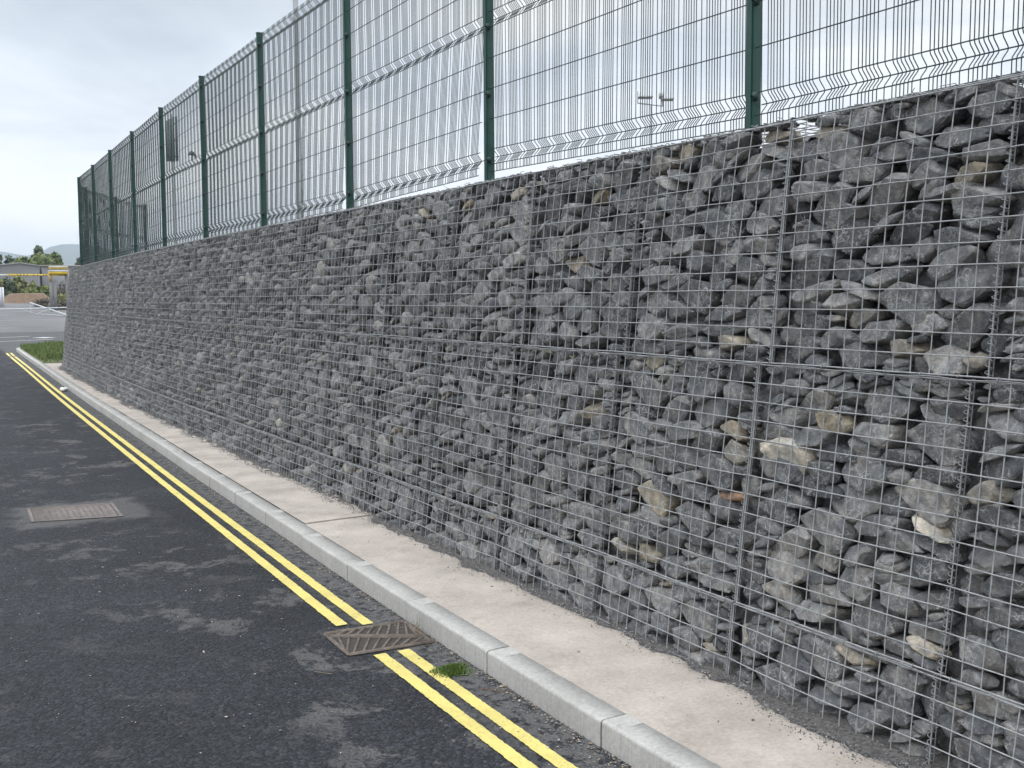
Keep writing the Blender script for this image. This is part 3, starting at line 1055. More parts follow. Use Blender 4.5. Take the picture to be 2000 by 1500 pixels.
prof = [(0.0, 0.0)]+fold(0.05)+fold(0.95)+fold(1.85)+[(1.985, 0.0)]
HZ = [(0.0, 0), (0.05, 0), (0.10, 0.034), (0.15, 0), (0.35, 0), (0.55, 0), (0.75, 0), (0.95, 0), (1.0, 0.034), (1.05, 0), (1.25, 0), (1.45, 0), (1.65, 0), (1.85, 0), (1.9, 0.034), (1.95, 0)]
for kx in range(-1, 13):
    sp = P0+kx*PSP
    # post between panels
    hd = WALL.heading(sp)
    c = WALL.place(sp, F_OFF, 0.0)
    Mp = Matrix.Translation(Vector(c))@Matrix.Rotation(hd, 4, 'Z')
    if kx >= 0 or True:
        bm = bmesh.new()
        bmesh.ops.create_cube(bm, size=1.0)
        for v in bm.verts:
            v.co = Vector((v.co.x*0.060, v.co.y*0.046, 2.26 if v.co.z < 0 else PTOP+0.015))
        bmesh.ops.bevel(bm, geom=[e for e in bm.edges if abs(e.verts[0].co.z-e.verts[1].co.z) > 1], offset=0.006, segments=2, affect='EDGES')
        me = bpy.data.meshes.new('post'); bm.to_mesh(me); bm.free()
        me.materials.append(M_POST)
        po = bpy.data.objects.new('post', me); C.objects.link(po)
        po.parent = fence
        po.matrix_local = Matrix.Translation(-Vector(fence.location))@Mp
        kc = MB()
        kc.box((-0.033, -0.026, PTOP+0.0155), (0.033, 0.026, PTOP+0.023), Mp)
        cap = kc.build('post_cap', M_CLIP, fence)
        for zc in (PB+0.13, PB+0.55, PB+0.98, PB+1.45, PB+1.88):
            kb = MB()
            kb.box((-0.030, -0.041, zc-0.018), (-0.006, -0.0235, zc+0.018), Mp)
            kb.tube([np.array(Mp@Vector((-0.031, -0.030, zc))), np.array(Mp@Vector((-0.040, -0.030, zc)))], 0.006, 6)
            kb.build('clip', M_CLIP, fence)
    if kx == 12: break
    # panel from this post to the next
    s0, s1 = sp+0.032, sp+PSP-0.032
    m = MB()
    lean = {1: 0.075, 2: 0.06}.get(kx, 0.004)
    tilt = {0: (0.0, 0.055), 1: (0.03, 0.0)}.get(kx, (0.0, 0.0))      # some panels are hung a little off level
    def pt(s, h, d):
        q = (s-s0)/(s1-s0)
        sway = -lean*np.clip((0.95-h)/0.95, 0, 1)*np.clip(1-q, 0, 1)**0.8 if h < 0.95 else 0.0
        z = PB+h+(tilt[0]*(1-q)+tilt[1]*q)*(1-h/2.0)
        return WALL.place(s, F_OFF+d+sway+0.004*np.sin(s*2.2+h*3), z)
    near = kx < 4
    kv = 5 if near else 4
    ss = []
    per = (s1-s0)/14
    for j in range(14):
        b0 = s0+j*per
        ss += [b0+0.020+i*0.0192*per/0.174 for i in range(6)]
        ss += [b0+0.020+(5*0.0192+0.0395)*per/0.174]
    pr = prof if near else [p for i, p in enumerate(prof)]
    for s in ss:
        s_ = s+random.uniform(-0.0012, 0.0012)
        m.tube(np.stack([pt(s_, h, d) for h, d in pr]), 0.0023, kv)
    for h, d in HZ:
        q = np.linspace(s0-0.02, s1+0.012, 14)
        m.tube(np.stack([pt(x, h, d-0.0035) for x in q]), 0.0030, kv)
    m.build('mesh_panel', M_FWIRE, fence, smooth=True)
# scrap caught on the wires
sb = MB()
p0 = WALL.place(P0+4*PSP+0.45, F_OFF-0.03, PB+1.09)
for i in range(7):
    a = random.uniform(0, 6.28)
    d = np.array([random.uniform(-.03, .03), math.cos(a)*0.16, math.sin(a)*0.08])
    sb.add([p0, p0+d, p0+d*0.8+[0.02, 0.05, 0.05], p0+[0.0, 0.03, 0.06]], [[0, 1, 2, 3]])
o = sb.build('plastic_scrap', plain('dark_plastic', (0.02, 0.03, 0.03), 0.5))
sol = o.modifiers.new('thick', 'SOLIDIFY'); sol.thickness = 0.004
tag(o, 'small dark plastic scrap caught on the middle fold of the fence', 'litter')


# ------------------------------------------------------------------ gully grate and manhole cover
def grate():
    z = 0.004
    c = [np.array(p) for p in ((1.795, 5.055), (2.225, 5.035), (2.205, 4.665), (1.785, 4.695))]   # far left, far right, near right, near left
    def P(u, v, zz): 
        a = c[0]*(1-u)+c[1]*u; b = c[3]*(1-u)+c[2]*u
        p = a*(1-v)+b*v
        return np.array([p[0], p[1], zz])
    root = empty('drain_grate', tuple(P(.5, .5, 0)))
    tag(root, 'rusty iron gully grate with slanting bars set against the kerb', 'drain grate')
    def bar(b, u0, v0, u1, v1, w, zt=0.014, zb=0.0045):
        A = P(u0, v0, 0); B = P(u1, v1, 0); d = B-A; d /= np.linalg.norm(d); n = np.array([-d[1], d[0], 0])*w/2
        top = np.array([0, 0, zt]); bot = np.array([0, 0, zb]); ch = n*0.7
        V = [A-n+bot, B-n+bot, B+n+bot, A+n+bot, A-ch+top, B-ch+top, B+ch+top, A+ch+top]
        b.add(V, [[4, 5, 6, 7], [0, 1, 5, 4], [1, 2, 6, 5], [2, 3, 7, 6], [3, 0, 4, 7]])
    f = MB()
    for a in ((0, 0, 1, 0), (1, 0, 1, 1), (1, 1, 0, 1), (0, 1, 0, 0)): bar(f, *a, 0.020)
    bar(f, 0.0, 0.10, 1.0, 0.70, 0.014); bar(f, 0.0, 0.16, 1.0, 0.78, 0.014)
    f.build('frame', M_IRON, root)
    # slanting bars either side of the long hinge line
    for t in np.linspace(0.08, 0.94, 9):
        vm = 0.13+0.61*t
        b = MB()
        bar(b, t, vm-0.03, min(1, t+0.20), max(0.0, vm-0.03-0.60), 0.013, 0.012)
        b.build('bar', M_IRON, root)
    for t in np.linspace(0.10, 0.97, 9):
        vm = 0.13+0.61*t
        b = MB()
        bar(b, t, vm+0.04, max(0.0, t-0.26), min(1.0, vm+0.04+0.62), 0.013, 0.012)
        b.build('bar', M_IRON, root)
    pit = MB()  # flat sheet just under the bars; the slots' shaded depth is its dark colour
    pit.add([P(0, 0, 0.0035), P(1, 0, 0.0035), P(1, 1, 0.0035), P(0, 1, 0.0035)], [[0, 3, 2, 1]])
    pit.build('shaded_silt', M_PIT, root)


grate()


def manhole():
    c = [np.array(p) for p in ((0.83, 9.44), (1.48, 9.30), (1.455, 8.68), (0.805, 8.82))]
    def P(u, v, zz):
        a = c[0]*(1-u)+c[1]*u; b = c[3]*(1-u)+c[2]*u
        p = a*(1-v)+b*v
        return np.array([p[0], p[1], zz])
    root = empty('manhole_cover', tuple(P(.5, .5, 0)))
    tag(root, 'rectangular worn iron manhole cover with raised pattern set in the asphalt', 'manhole cover')
    def slab(b, u0, v0, u1, v1, z0, z1):
        V = [P(u0, v0, z0), P(u1, v0, z0), P(u1, v1, z0), P(u0, v1, z0), P(u0, v0, z1), P(u1, v0, z1), P(u1, v1, z1), P(u0, v1, z1)]
        b.add(V, [[7, 6, 5, 4], [0, 1, 5, 4], [1, 2, 6, 5], [2, 3, 7, 6], [3, 0, 4, 7]])
    f = MB()
    slab(f, 0, 0, 1, 0.045, 0.002, 0.0075); slab(f, 0, 0.955, 1, 1, 0.002, 0.0075); slab(f, 0, 0.045, 0.045, 0.955, 0.002, 0.0075); slab(f, 0.955, 0.045, 1, 0.955, 0.002, 0.0075)
    f.build('frame', M_COVER, root)
    k = MB()
    slab(k, 0.050, 0.050, 0.950, 0.950, 0.001, 0.0060)
    for i in range(13):
        for j in range(11):
            u = 0.09+i*0.064; v = 0.10+j*0.074
            if (i+j) % 2: slab(k, u, v, u+0.05, v+0.022, 0.0055, 0.0078)
            else: slab(k, u+0.012, v-0.012, u+0.030, v+0.045, 0.0055, 0.0078)
    k.build('cover', M_COVER, root)


manhole()


# ------------------------------------------------------------------ small things on the road
def tuft():
    b = MB()
    for i in range(1700):
        a = random.uniform(0, 6.28); r_ = min(1.5, abs(random.gauss(0, 0.55)))
        x = 2.105+0.085*r_*math.cos(a)*(1+0.25*math.sin(3*a)); y = 4.245+0.075*r_*math.sin(a)*(1+0.2*math.cos(2*a))
        h = 0.026*max(0.0, 1-0.6*r_)*random.uniform(0.3, 1.4)+0.004
        an = random.uniform(0, 6.28); w = 0.0022
        d = np.array([math.cos(an)*w, math.sin(an)*w, 0]); p = np.array([x, y, 0.002])
        t = np.array([random.uniform(-.014, .014), random.uniform(-.014, .014), h])
        b.add([p-d, p+d, p+d*0.7+t, p-d*0.7+t], [[0, 1, 2, 3]])
    o = b.build('moss_clump', M_MOSS)
    tag(o, 'bright green moss clump on the asphalt between yellow line and kerb', 'moss')


tuft()


def weed():
    b = MB(); l = MB()
    root = empty('weed_plant', (2.205, 4.84, 0.0))
    tag(root, 'thin scraggy weed growing between the grate and the kerb', 'weed')
    for i in range(9):
        a = random.uniform(0, 6.28); ln = random.uniform(0.03, 0.10)
        p0 = np.array([2.205+random.uniform(-.015, .01), 4.83+random.uniform(-.04, .04), 0.003])
        p1 = p0+np.array([math.cos(a)*ln*0.25, math.sin(a)*ln*0.3, ln*0.6]); p2 = p1+np.array([math.cos(a)*ln*0.1, math.sin(a)*ln*0.15, ln*0.5])
        b.tube(np.array([p0, p1, p2]), 0.0011, 4)
        for t in np.linspace(0.3, 1, 5):
            q = p0+(p2-p0)*t; an = random.uniform(0, 6.28); s = random.uniform(0.005, 0.011)
            d = np.array([math.cos(an), math.sin(an), 0.5])*s; e = np.array([-d[1], d[0], 0])*0.3
            l.add([q, q+d*0.5+e, q+d, q+d*0.5-e], [[0, 1, 2, 3]])
    b.build('stem', M_TWIG, root)
    l.build('leaf', leafmat('weed_leaf', (0.06, 0.075, 0.02), (0.16, 0.15, 0.06), 40), root)


weed()


def twig(name, a, b_, r_, label, m):
    k = MB()
    a = np.array(a); b_ = np.array(b_)
    t = np.linspace(0, 1, 7)[:, None]
    P = a*(1-t)+b_*t
    P[:, :2] += 0.006*np.stack([vnoise(t[:, 0]*4, t[:, 0]*0+a[0]*50), vnoise(t[:, 0]*4, t[:, 0]*0+a[1]*50+3)], 1)
    P[:, 2] = 0.004+r_
    k.tube(P, r_, 5, r_end=r_*0.5)
    o = k.build(name, m)
    tag(o, label, 'twig')


twig('twig', (1.565, 4.56, 0), (1.625, 4.49, 0), 0.0022, 'pale short twig lying on dark asphalt left of the grate', M_TWIG)
twig('twig', (2.12, 3.98, 0), (2.20, 3.90, 0), 0.0028, 'brown twig by the kerb below the moss clump', plain('brown_twig', (0.16, 0.09, 0.05), 0.9))

lt = MB()
lp = np.array([2.60, 21.3, 0.005])
V_, F_ = ico(2)
V_ = V_*(1+0.35*vnoise(V_[:, 0]*3+1, V_[:, 1]*3+V_[:, 2]*2, 4))[:, None]*np.array([0.06, 0.10, 0.04])
V_[:, 2] += 0.035
lt.add(V_+lp, F_)
o = lt.build('paper_litter', plain('white_paper', (0.78, 0.78, 0.78), 0.7))
tag(o, 'crumpled white paper litter lying against the kerb', 'litter')

# crumbs and leaf bits on the road, thicker in the gutter
def road_bits():
    c = MB()
    V0, F0 = ico(1)
    for i in range(2600):
        s = 2.6+14*random.random()**2
        if random.random() < 0.8: off = -random.expovariate(1/0.035)-0.002
        else: off = -random.uniform(0, 1.9)
        r_ = random.uniform(0.0012, 0.0036)
        p = KERB.place(s, off, 0.004+r_*0.4)
        big = random.random()
        tone = random.choice([0.3, 0.5, 0.78, 0.82, 0.99]) if off > -0.1 else random.choice([0.1, 0.3, 0.5, 0.6, 0.93])
        c.add(V0*np.array([r_*random.uniform(.8, 2.4), r_*random.uniform(.8, 2.4), r_*0.6])+p, F0, tone)
    for px_, py_, r_ in ((2.045, 3.32, 0.006), (2.19, 3.78, 0.006), (2.12, 3.36, 0.005), (1.2, 5.1, 0.005), (1.45, 6.2, 0.005), (2.08, 5.55, 0.007)):
        c.add(V0*r_+np.array([px_, py_, 0.006]), F0, 0.94)
    o = c.build('road_grit', M_GRITST, att='tone')
    tag(o, 'scattered grit and leaf crumbs along the gutter', 'grit', kind='stuff')


road_bits()


# ------------------------------------------------------------------ lighting columns beyond the fence
def at(px, d, py=None):
    """ground point on the bearing of photo column px, d metres off"""
    sl = 0.0749+0.000402*px
    return np.array([d*sl, d])


def column(x, y, h, r_, label, lamp=None):
    root = empty('light_mast', (x, y, 2.2))
    tag(root, label, 'light mast')
    b = MB(); b.tube(np.array([[x, y, z] for z in np.linspace(2.0, h, 12)]), r_, 14, r_end=r_*0.7)
    b.tube(np.array([[x, y, 2.0], [x, y, 3.4]]), r_*1.5, 14)
    b.build('pole', M_COL, root, smooth=True)
    if lamp: lamp(root, x, y, h)


def heads(root, x, y, h):
    rd = np.array([math.cos(PHI), -math.sin(PHI), 0]); c = np.array([x, y, h])
    a = MB()
    a.tube(np.array([c-rd*0.75+[0, 0, 0.12], c+rd*0.65+[0, 0, -0.05]]), 0.035, 6)
    a.tube(np.array([c-rd*0.75+[0, 0, 0.12], c-rd*0.75+[0, 0, 0.75]]), 0.03, 6)
    a.tube(np.array([c-rd*0.68+[0, 0, 0.55], c-rd*0.55+[0, 0, 0.70]]), 0.025, 6)
    a.build('crossarm', M_COL, root)
    for o0, o1, zz2 in ((-0.72, 0.05, 0.42), (0.55, 1.20, 0.30)):
        k = MB()
        M = Matrix(((rd[0], -rd[1], 0, 0), (rd[1], rd[0], 0, 0), (0, 0, 1, 0), (0, 0, 0, 1)))
        M = Matrix.Translation(Vector(c))@M
        k.box((o0, -0.28, zz2-0.035), (o1, 0.28, zz2+0.035), M)
        k.box((o0+0.1, -0.2, zz2+0.035), (o1-0.1, 0.2, zz2+0.06), M)
        k.build('floodlight', M_LAMP, root)
    k = MB(); k.tube(np.array([c+rd*0.62+[0, 0, -0.02], c+rd*0.60+[0, 0, 0.35]]), 0.05, 6)
    k.box((0.42, -0.15, 0.36), (0.68, 0.15, 0.64), Matrix.Translation(Vector(c))@Matrix(((rd[0], -rd[1], 0, 0), (rd[1], rd[0], 0, 0), (0, 0, 1, 0), (0, 0, 0, 1))))
    k.build('control_box', M_LAMP, root)


column(40*0.321, 40*0.947, 16.5, 0.125, 'tall pale grey lighting mast behind the fence, running out of the picture')
column(60*0.604, 60*0.797, 12.1, 0.075, 'slim grey mast with two floodlights on a crossarm behind the fence', heads)

# dark louvred sign high up beyond the fence
sx, sy = 70*0.216, 70*0.976
sg = empty('pole_sign', (sx, sy, 2.2))
tag(sg, 'dark slatted panel on a thin pole far beyond the mesh fence', 'sign')
k = MB(); k.tube(np.array([[sx, sy, 2.0], [sx, sy, 13.0]]), 0.05, 8); k.build('pole', M_COL, sg)
k = MB()
Ms = Matrix.Translation((sx, sy, 0))@Matrix.Rotation(-PHI, 4, 'Z')
for i in range(4): k.box((-0.38+i*0.195, -0.1, 10.15), (-0.38+i*0.195+0.135, 0.0, 12.62+0.08*i), Ms)
for zq in (10.4, 11.4, 12.4): k.box((-0.38, 0.001, zq), (0.34, 0.05, zq+0.08), Ms)
k.build('panel', plain('dark_panel', (0.16, 0.19, 0.195), 0.6), sg)


# ------------------------------------------------------------------ the far end: gate, barrier, mound, building
def gate():
    d = 100.0
    z = float(terrain(0, d))
    def q(px, py): 
        xy = at(px, d); return np.array([xy[0], xy[1], EYE+(586-py)*d*1.0/F_PX*1.0])
    root = empty('swing_gate', (8.0, d, z))
    tag(root, 'long white swing gate with triangular bracing across the car park entrance', 'gate')
    m = plain('white_gate_paint', (0.50, 0.52, 0.54), 0.5)
    def tb(name, pts, r_):
        b = MB(); b.tube(np.array(pts), r_, 8); b.build(name, m, root)
    tb('rail', [q(-60, 603), q(40, 602), q(134, 600)], 0.05)
    tb('brace', [q(43, 604), q(70, 611)], 0.03)
    tb('brace', [q(70, 611), q(94, 602.5)], 0.03)
    tb('bottom_rail', [q(70, 611), q(130, 615.5)], 0.035)
    xy = at(134, d)
    tb('post', [np.array([xy[0], xy[1], z]), np.array([xy[0], xy[1], z+1.05])], 0.07)
    # second leaf standing open
    r2_ = empty('swing_gate', (9.5, 104, z))
    tag(r2_, 'thick white gate arm slanting behind the braced swing gate', 'gate')
    b = MB(); e0 = at(58, 112); e1 = at(130, 99)
    b.tube(np.array([[e0[0], e0[1], EYE+(586-591)*112/F_PX], [e1[0], e1[1], EYE+(586-614)*99/F_PX]]), 0.07, 8)
    b.build('arm', m, r2_)
    b = MB(); b.tube(np.array([[e0[0], e0[1], terrain(0, 112)], [e0[0], e0[1], EYE+(586-591)*112/F_PX]]), 0.07, 8); b.build('post', m, r2_)


gate()


def barrier():
    d = 120.0
    zg = float(terrain(0, d))
    s = d/F_PX
    def zz3(py): return EYE+(586-py)*s
    def xx(px): return at(px, d)[0]
    root = empty('height_barrier', (xx(105), d, zg))
    tag(root, 'yellow and black height barrier on grey pillars at the car park entrance', 'height barrier')
    my = plain('barrier_yellow', (0.78, 0.55, 0.06), 0.5)
    mw = plain('barrier_white', (0.72, 0.72, 0.70), 0.5)
    mk = plain('barrier_black', (0.03, 0.03, 0.03), 0.5)
    mg = plain('pillar_grey', (0.22, 0.215, 0.215), 0.8)
    b = MB(); b.box((xx(16), d-0.08, zz3(543)), (xx(136), d+0.08, zz3(540.2))); o = b.build('crossbar', my, root)
    b = MB(); b.box((xx(-20), d-0.08, zz3(543)), (xx(16), d+0.08, zz3(540.4))); b.build('crossbar_end', mw, root)
    b = MB()
    for px in (34, 40, 46.5, 53, 66, 73, 85, 90, 117, 121, 126):
        b.box((xx(px), d-0.083, zz3(542.6)), (xx(px+2.6), d+0.083, zz3(540.8)))
    b.build('hazard_stripe', mk, root)
    for y0, y1 in ((540.0, 533.5), (530.5, 526.0)):
        x0 = 97 if y0 > 535 else 98.5
        b = MB(); b.box((xx(x0), d-0.5, zz3(y0)), (xx(134), d+0.5, zz3(y1+2.0))); b.build('beam', my, root)
        b = MB(); b.box((xx(x0-0.4), d-0.54, zz3(y1+2.0)+0.002), (xx(134.4), d+0.54, zz3(y1))); b.build('beam_top', mw, root)
    b = MB(); b.box((xx(96.5), d-0.2, zz3(552)), (xx(103), d+0.2, zz3(540))); b.build('bracket', plain('bracket', (0.5, 0.38, 0.2), 0.7), root)
    for px, w in ((97, 6.0), (104.5, 7.0)):
        b = MB(); b.box((xx(px), d-0.15, zg-0.1), (xx(px+w), d+0.15, zz3(552.2))); b.build('pillar', mg, root)
    xy = xx(133)
    b = MB(); b.box((xx(129), d-0.15, zg-0.1), (xx(134), d+0.15, zz3(540.3))); b.build('pillar', mg, root)


barrier()


def crown(b, c, rad, n, size, seed, squash=0.8):
    """leaf cards through the volume of a lumpy crown"""
    r_ = np.random.default_rng(seed)
    nl = 9
    nl = 13
    q_ = r_.normal(size=(nl, 3)); q_ /= np.linalg.norm(q_, axis=1)[:, None]
    q_ *= r_.uniform(0.35, 0.75, nl)[:, None]
    q_[0] = (0.0, 0.0, 0.5)
    lc = np.array(c)+q_*np.array(rad)
    lr = r_.uniform(0.30, 0.52, nl)
    for i in range(n):
        k = r_.integers(nl)
        d = r_.normal(size=3); d /= np.linalg.norm(d)
        p = lc[k]+d*lr[k]*np.array(rad)*r_.uniform(0.55, 1.0)
        a = r_.normal(size=3); a /= np.linalg.norm(a); t = np.cross(a, d+0.01); t /= np.linalg.norm(t)+1e-9
        s = size*r_.uniform(0.6, 1.4)
        b.add([p-a*s*0.5, p+t*s*0.35, p+a*s*0.5, p-t*s*0.35], [[0, 1, 2, 3]])


def tree(x, y, z0, h, rad, m, label, seed, n=900, size=0.5, cat='tree', name='tree', low=0.35):
    root = empty(name, (x, y, z0))
    tag(root, label, cat)
    b = MB()
    b.tube(np.array([[x, y, z0-0.1], [x+0.03*h*0.3, y, z0+h*0.3], [x, y+0.02*h, z0+h*0.7]]), 0.03*h*0.6, 8, r_end=0.008*h)
    rr = random.Random(seed)
    for i in range(6):
        a = rr.uniform(0, 6.28); t0 = rr.uniform(0.25, 0.6)
        p = np.array([x, y, z0+h*t0])
        b.tube(np.array([p, p+np.array([math.cos(a)*rad*0.4, math.sin(a)*rad*0.4, h*0.14]), p+np.array([math.cos(a)*rad*0.75, math.sin(a)*rad*0.75, h*0.22])]), 0.01*h, 6, r_end=0.003*h)
    b.build('trunk', M_BARK, root, smooth=True)
    k = MB()
    crown(k, (x, y, z0+h*(low+(1-low)/2)), (rad, rad, h*(1-low)/2*1.05), n, size, seed)
    k.build('crown', m, root)


T1 = leafmat('tree_leaves_dark', (0.030, 0.050, 0.018), (0.085, 0.105, 0.045), 0.6)
T2 = leafmat('tree_leaves', (0.06, 0.095, 0.018), (0.20, 0.23, 0.06), 0.5)
T3 = leafmat('shrub_leaves', (0.07, 0.10, 0.022), (0.26, 0.26, 0.08), 0.8)
T4 = leafmat('tree_leaves_brown', (0.07, 0.062, 0.045), (0.14, 0.12, 0.085), 0.8)


def far_tree(px, d, py_top, wpx, m, label, seed, n=700, size=1.3, base=2.0, low=0.0):
    xy = at(px, d)
    h = EYE+(586-py_top)*d/F_PX-base
    tree(xy[0], d, base, h, wpx*d/F_PX/2, m, label, seed, n, size, low=low)


far_tree(80, 330, 496, 36, T1, 'tall dark tree rising above the grey industrial building', 3, 2600)
far_tree(92, 322, 499, 14, T4, 'thin brownish tree beside the tall dark tree', 4, 350, 0.7)
far_tree(48, 318, 505, 54, T2, 'rounded light green tree behind the left roof', 5, 2600)
far_tree(74, 312, 503, 60, T2, 'low green tree in the middle of the clump behind the roof', 9, 3000)
far_tree(102, 315, 503, 64, T2, 'broad green tree right of the clump behind the yellow barrier', 6, 3200)
far_tree(2, 325, 500, 26, T1, 'dark tree at the left edge of the photo behind the roof', 7, 600)
far_tree(24, 335, 511, 40, T1, 'low distant dark tree far left beyond the building roof', 10, 500)
far_tree(158, 340, 506, 18, T1, 'dark tree peeping out beside the last fence post', 8, 500)


def shed():
    root = empty('industrial_building', (22, 262, 1.3))
    tag(root, 'long grey clad industrial building beyond the car park', 'building')
    d = 260.0
    s = d/F_PX
    def zz3(py): return EYE+(586-py)*s
    def xx(px): return at(px, d)[0]
    m, k, b = mat('grey_cladding')
    geo = k.new('ShaderNodeNewGeometry')
    wv = k.new('ShaderNodeTexWave', wave_type='BANDS', bands_direction='X', inp={'Vector': geo.outputs['Position'], 'Scale': 0.9, 'Distortion': 0.0})
    k.link(k.mix(0.25, k.ramp(k.noise(geo.outputs['Position'], 0.3, 4), [(0.3, (0.25, 0.25, 0.26)), (0.7, (0.31, 0.31, 0.32))]), wv.outputs['Color'], 'MULTIPLY'), b.inputs['Base Color'])
    b.inputs['Roughness'].default_value = 0.6
    x0, x1, xp = xx(-40), xx(79), xx(42)
    ze, zp = zz3(526.5), zz3(522)
    dep = 30
    w = MB()
    f = [(x0, d, 1.0), (x1, d, 1.0), (x1, d, ze), (xp, d, zp), (x0, d, ze-0.5)]
    bk = [(x, y+dep, z) for x, y, z in f]
    w.add(f+bk, [[0, 1, 2, 3, 4], [9, 8, 7, 6, 5]])
    w.add(f+bk, [[1, 6, 7, 2], [0, 4, 9, 5]])
    w.build('wall', m, root)
    r_ = MB()
    for a, c in ((f[2], f[3]), (f[3], f[4])):
        a = np.array(a); c = np.array(c); dy = np.array([0, dep+0.3, 0]); of = np.array([0, -0.3, 0.04]); th = np.array([0, 0, 0.25])
        r_.add([a+of, c+of, c+dy, a+dy, a+of+th, c+of+th, c+dy+th, a+dy+th], [[0, 3, 2, 1], [4, 5, 6, 7], [0, 1, 5, 4], [1, 2, 6, 5], [2, 3, 7, 6], [3, 0, 4, 7]])
    r_.build('roof', plain('roof_sheet', (0.30, 0.30, 0.31), 0.6), root)
    w = MB(); w.box((xx(84), d+0.5, 1.0), (xx(230), d+dep, zz3(525.5))); w.build('wing_wall', m, root)
    w = MB(); w.box((xx(83.5), d+0.2, zz3(525.5)+0.002), (xx(231), d+dep+0.3, zz3(523.8))); w.build('wing_roof', plain('roof_edge', (0.42, 0.37, 0.33), 0.6), root)
    w = MB(); w.box((xx(79)+0.01, d+1.5, 1.0), (xx(84)-0.01, d+20, zz3(525.5))); w.build('recess', plain('dark_recess', (0.10, 0.08, 0.08), 0.8), root)


shed()


def mound():
    d = 190.0
    xc = at(52, d)[0]
    b = MB()
    n = 40
    U, V = np.meshgrid(np.linspace(-1, 1, n), np.linspace(-1, 1, n), indexing='ij')
    rr = np.sqrt(U**2+V**2)
    h = np.clip(1-rr, 0, 1)
    h = np.minimum(h*2.2, 1.0)*1.7*(0.95+0.06*vnoise(U*5, V*5, 2))
    X = xc+U*4.6; Y = d+V*4.0
    b.grid(np.stack([X, Y, terrain(X, Y)-0.08+h], -1))
    o = b.build('soil_mound', M_SOIL, smooth=True)
    tag(o, 'flat topped brown heap of soil at the edge of the car park', 'soil heap')


mound()


def hedge(px0, px1, d, pytop, m, label, seed, n, size, name='shrub'):
    z0 = float(terrain(0, d))
    x = (at(px0, d)[0]+at(px1, d)[0])/2; hw = abs(at(px1, d)[0]-at(px0, d)[0])/2
    h = EYE+(586-pytop)*d/F_PX-z0
    root = empty(name, (x, d, z0))
    tag(root, label, 'shrub')
    k = MB()
    crown(k, (x, d, z0+h*0.45), (hw*1.5, 2.2, h*0.66), n, size, seed)
    k.build('foliage', m, root)
    b = MB()
    for i in range(5):
        xx_ = x+random.uniform(-hw, hw)*0.6
        b.tube(np.array([[xx_, d, z0-0.1], [xx_+0.2, d, z0+h*0.6]]), 0.06, 6, r_end=0.02)
    b.build('stem', M_BARK, root)


hedge(-14, 14, 215, 549, T3, 'green bush at the left edge of the photo against the shed', 21, 2400, 0.55)
hedge(10, 30, 212, 552, T1, 'dark green bush between two paler bushes before the shed', 22, 1200, 0.5)
hedge(26, 52, 214, 547, T3, 'tall yellowish green bush in front of the grey shed', 23, 2600, 0.55)
hedge(48, 72, 210, 558, T3, 'mid height bush behind the right of the soil heap', 24, 2000, 0.55)
hedge(66, 98, 208, 563, T2, 'low bright green bush sloping towards the barrier pillars', 25, 2200, 0.55)
hedge(2, 24, 205, 570, T1, 'low dark scrub left of the soil heap', 26, 900, 0.45)
hedge(112, 134, 135, 553, T4, 'straggly brown green shrub beside the barrier pillar', 27, 900, 0.26)
hedge(118, 138, 132, 575, T3, 'green undergrowth at the foot of the barrier pillar', 28, 700, 0.25)
hedge(66, 100, 150, 584, T4, 'pale dead weeds between soil heap and barrier', 29, 900, 0.22, 'weeds')
hedge(98, 134, 128, 588, T4, 'pinkish dry weeds behind the braced gate', 30, 900, 0.2, 'weeds')

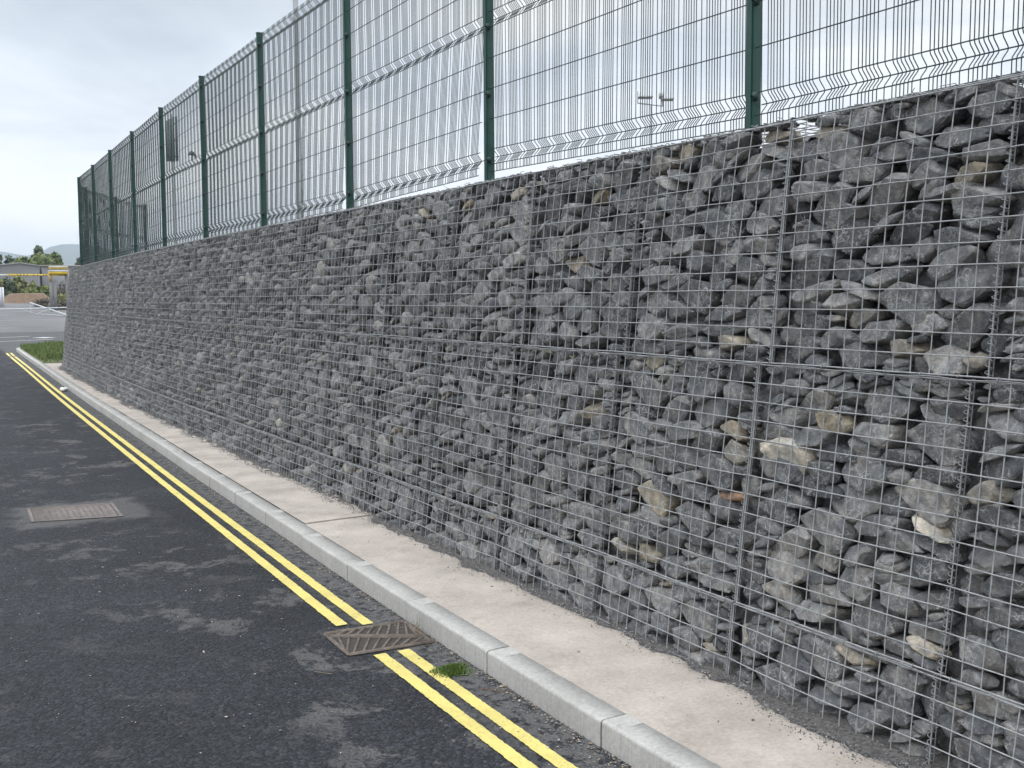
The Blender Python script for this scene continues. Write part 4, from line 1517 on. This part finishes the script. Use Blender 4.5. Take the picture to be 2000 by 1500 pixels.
# white box-like unit at the left edge
bx = empty('white_cabinet', (*at(2, 150), 0.8))
tag(bx, 'white slatted cabinet at the left edge of the photo', 'cabinet')
b = MB(); x0 = at(-6, 150)[0]; x1 = at(4, 150)[0]
b.box((x0, 149.8, 0.7), (x1, 150.6, EYE+(586-563.5)*150/F_PX)); b.build('body', plain('cabinet_white', (0.62, 0.63, 0.68), 0.5), bx)
b = MB(); b.box((at(5, 150)[0], 149.8, 0.7), (at(8, 150)[0], 150.1, EYE+(586-563.5)*150/F_PX)); b.build('post', plain('post_white', (0.74, 0.74, 0.74), 0.5), bx)


def hills():
    az = np.linspace(-0.35, 1.5, 200)
    px = (np.tan(az)-0.0749)/0.000402
    for D, f, name, col in ((5200, lambda p: np.interp(p, [-900, -200, -60, 0, 15, 40, 80, 110, 140, 165, 400, 1200], [510, 512, 508, 503, 504, 509, 506, 497, 492, 493, 520, 535]), 'hills', (0.10, 0.115, 0.09)),):
        top = EYE+(586-f(px)+0.7*vnoise(px*0.12, px*0, 3))*D/F_PX
        b = MB()
        rows = []
        for t, kf in ((0, 0.0), (0.25, 0.45), (0.5, 0.8), (0.75, 0.97), (1.0, 1.0), (1.6, 0.6)):
            Dd = D-1400+1400*t
            X = np.sin(az)*Dd; Y = np.cos(az)*Dd
            z = top*kf*(1+0.06*vnoise(az*60, az*0+t*9, 4)*(0 if t in (0, 1.0) else 1))-5*(kf == 0)
            rows.append(np.stack([X, Y, z], -1))
        b.grid(np.stack(rows, 1))
        o = b.build(name, plain('hillside', col, 0.95, 0, 0.3, 0.004), smooth=True)
        o['kind'] = 'structure'


hills()


# the damp air that turns the far hills blue
def haze():
    b = MB(); b.box((-2100, -150, -1.2), (6600, 6600, 260))
    m = bpy.data.materials.new('haze')
    m.use_nodes = True
    m.node_tree.nodes.clear()
    k = N(m.node_tree)
    v = k.new('ShaderNodeVolumePrincipled', inp={'Color': (0.76, 0.88, 1.0, 1), 'Density': 1.8e-4, 'Anisotropy': 0.0})
    k.new('ShaderNodeOutputMaterial', inp={'Volume': v.outputs[0]})
    o = b.build('haze', m)
    tag(o, 'pale blue haze in front of the distant hills', 'haze', kind='stuff')


haze()
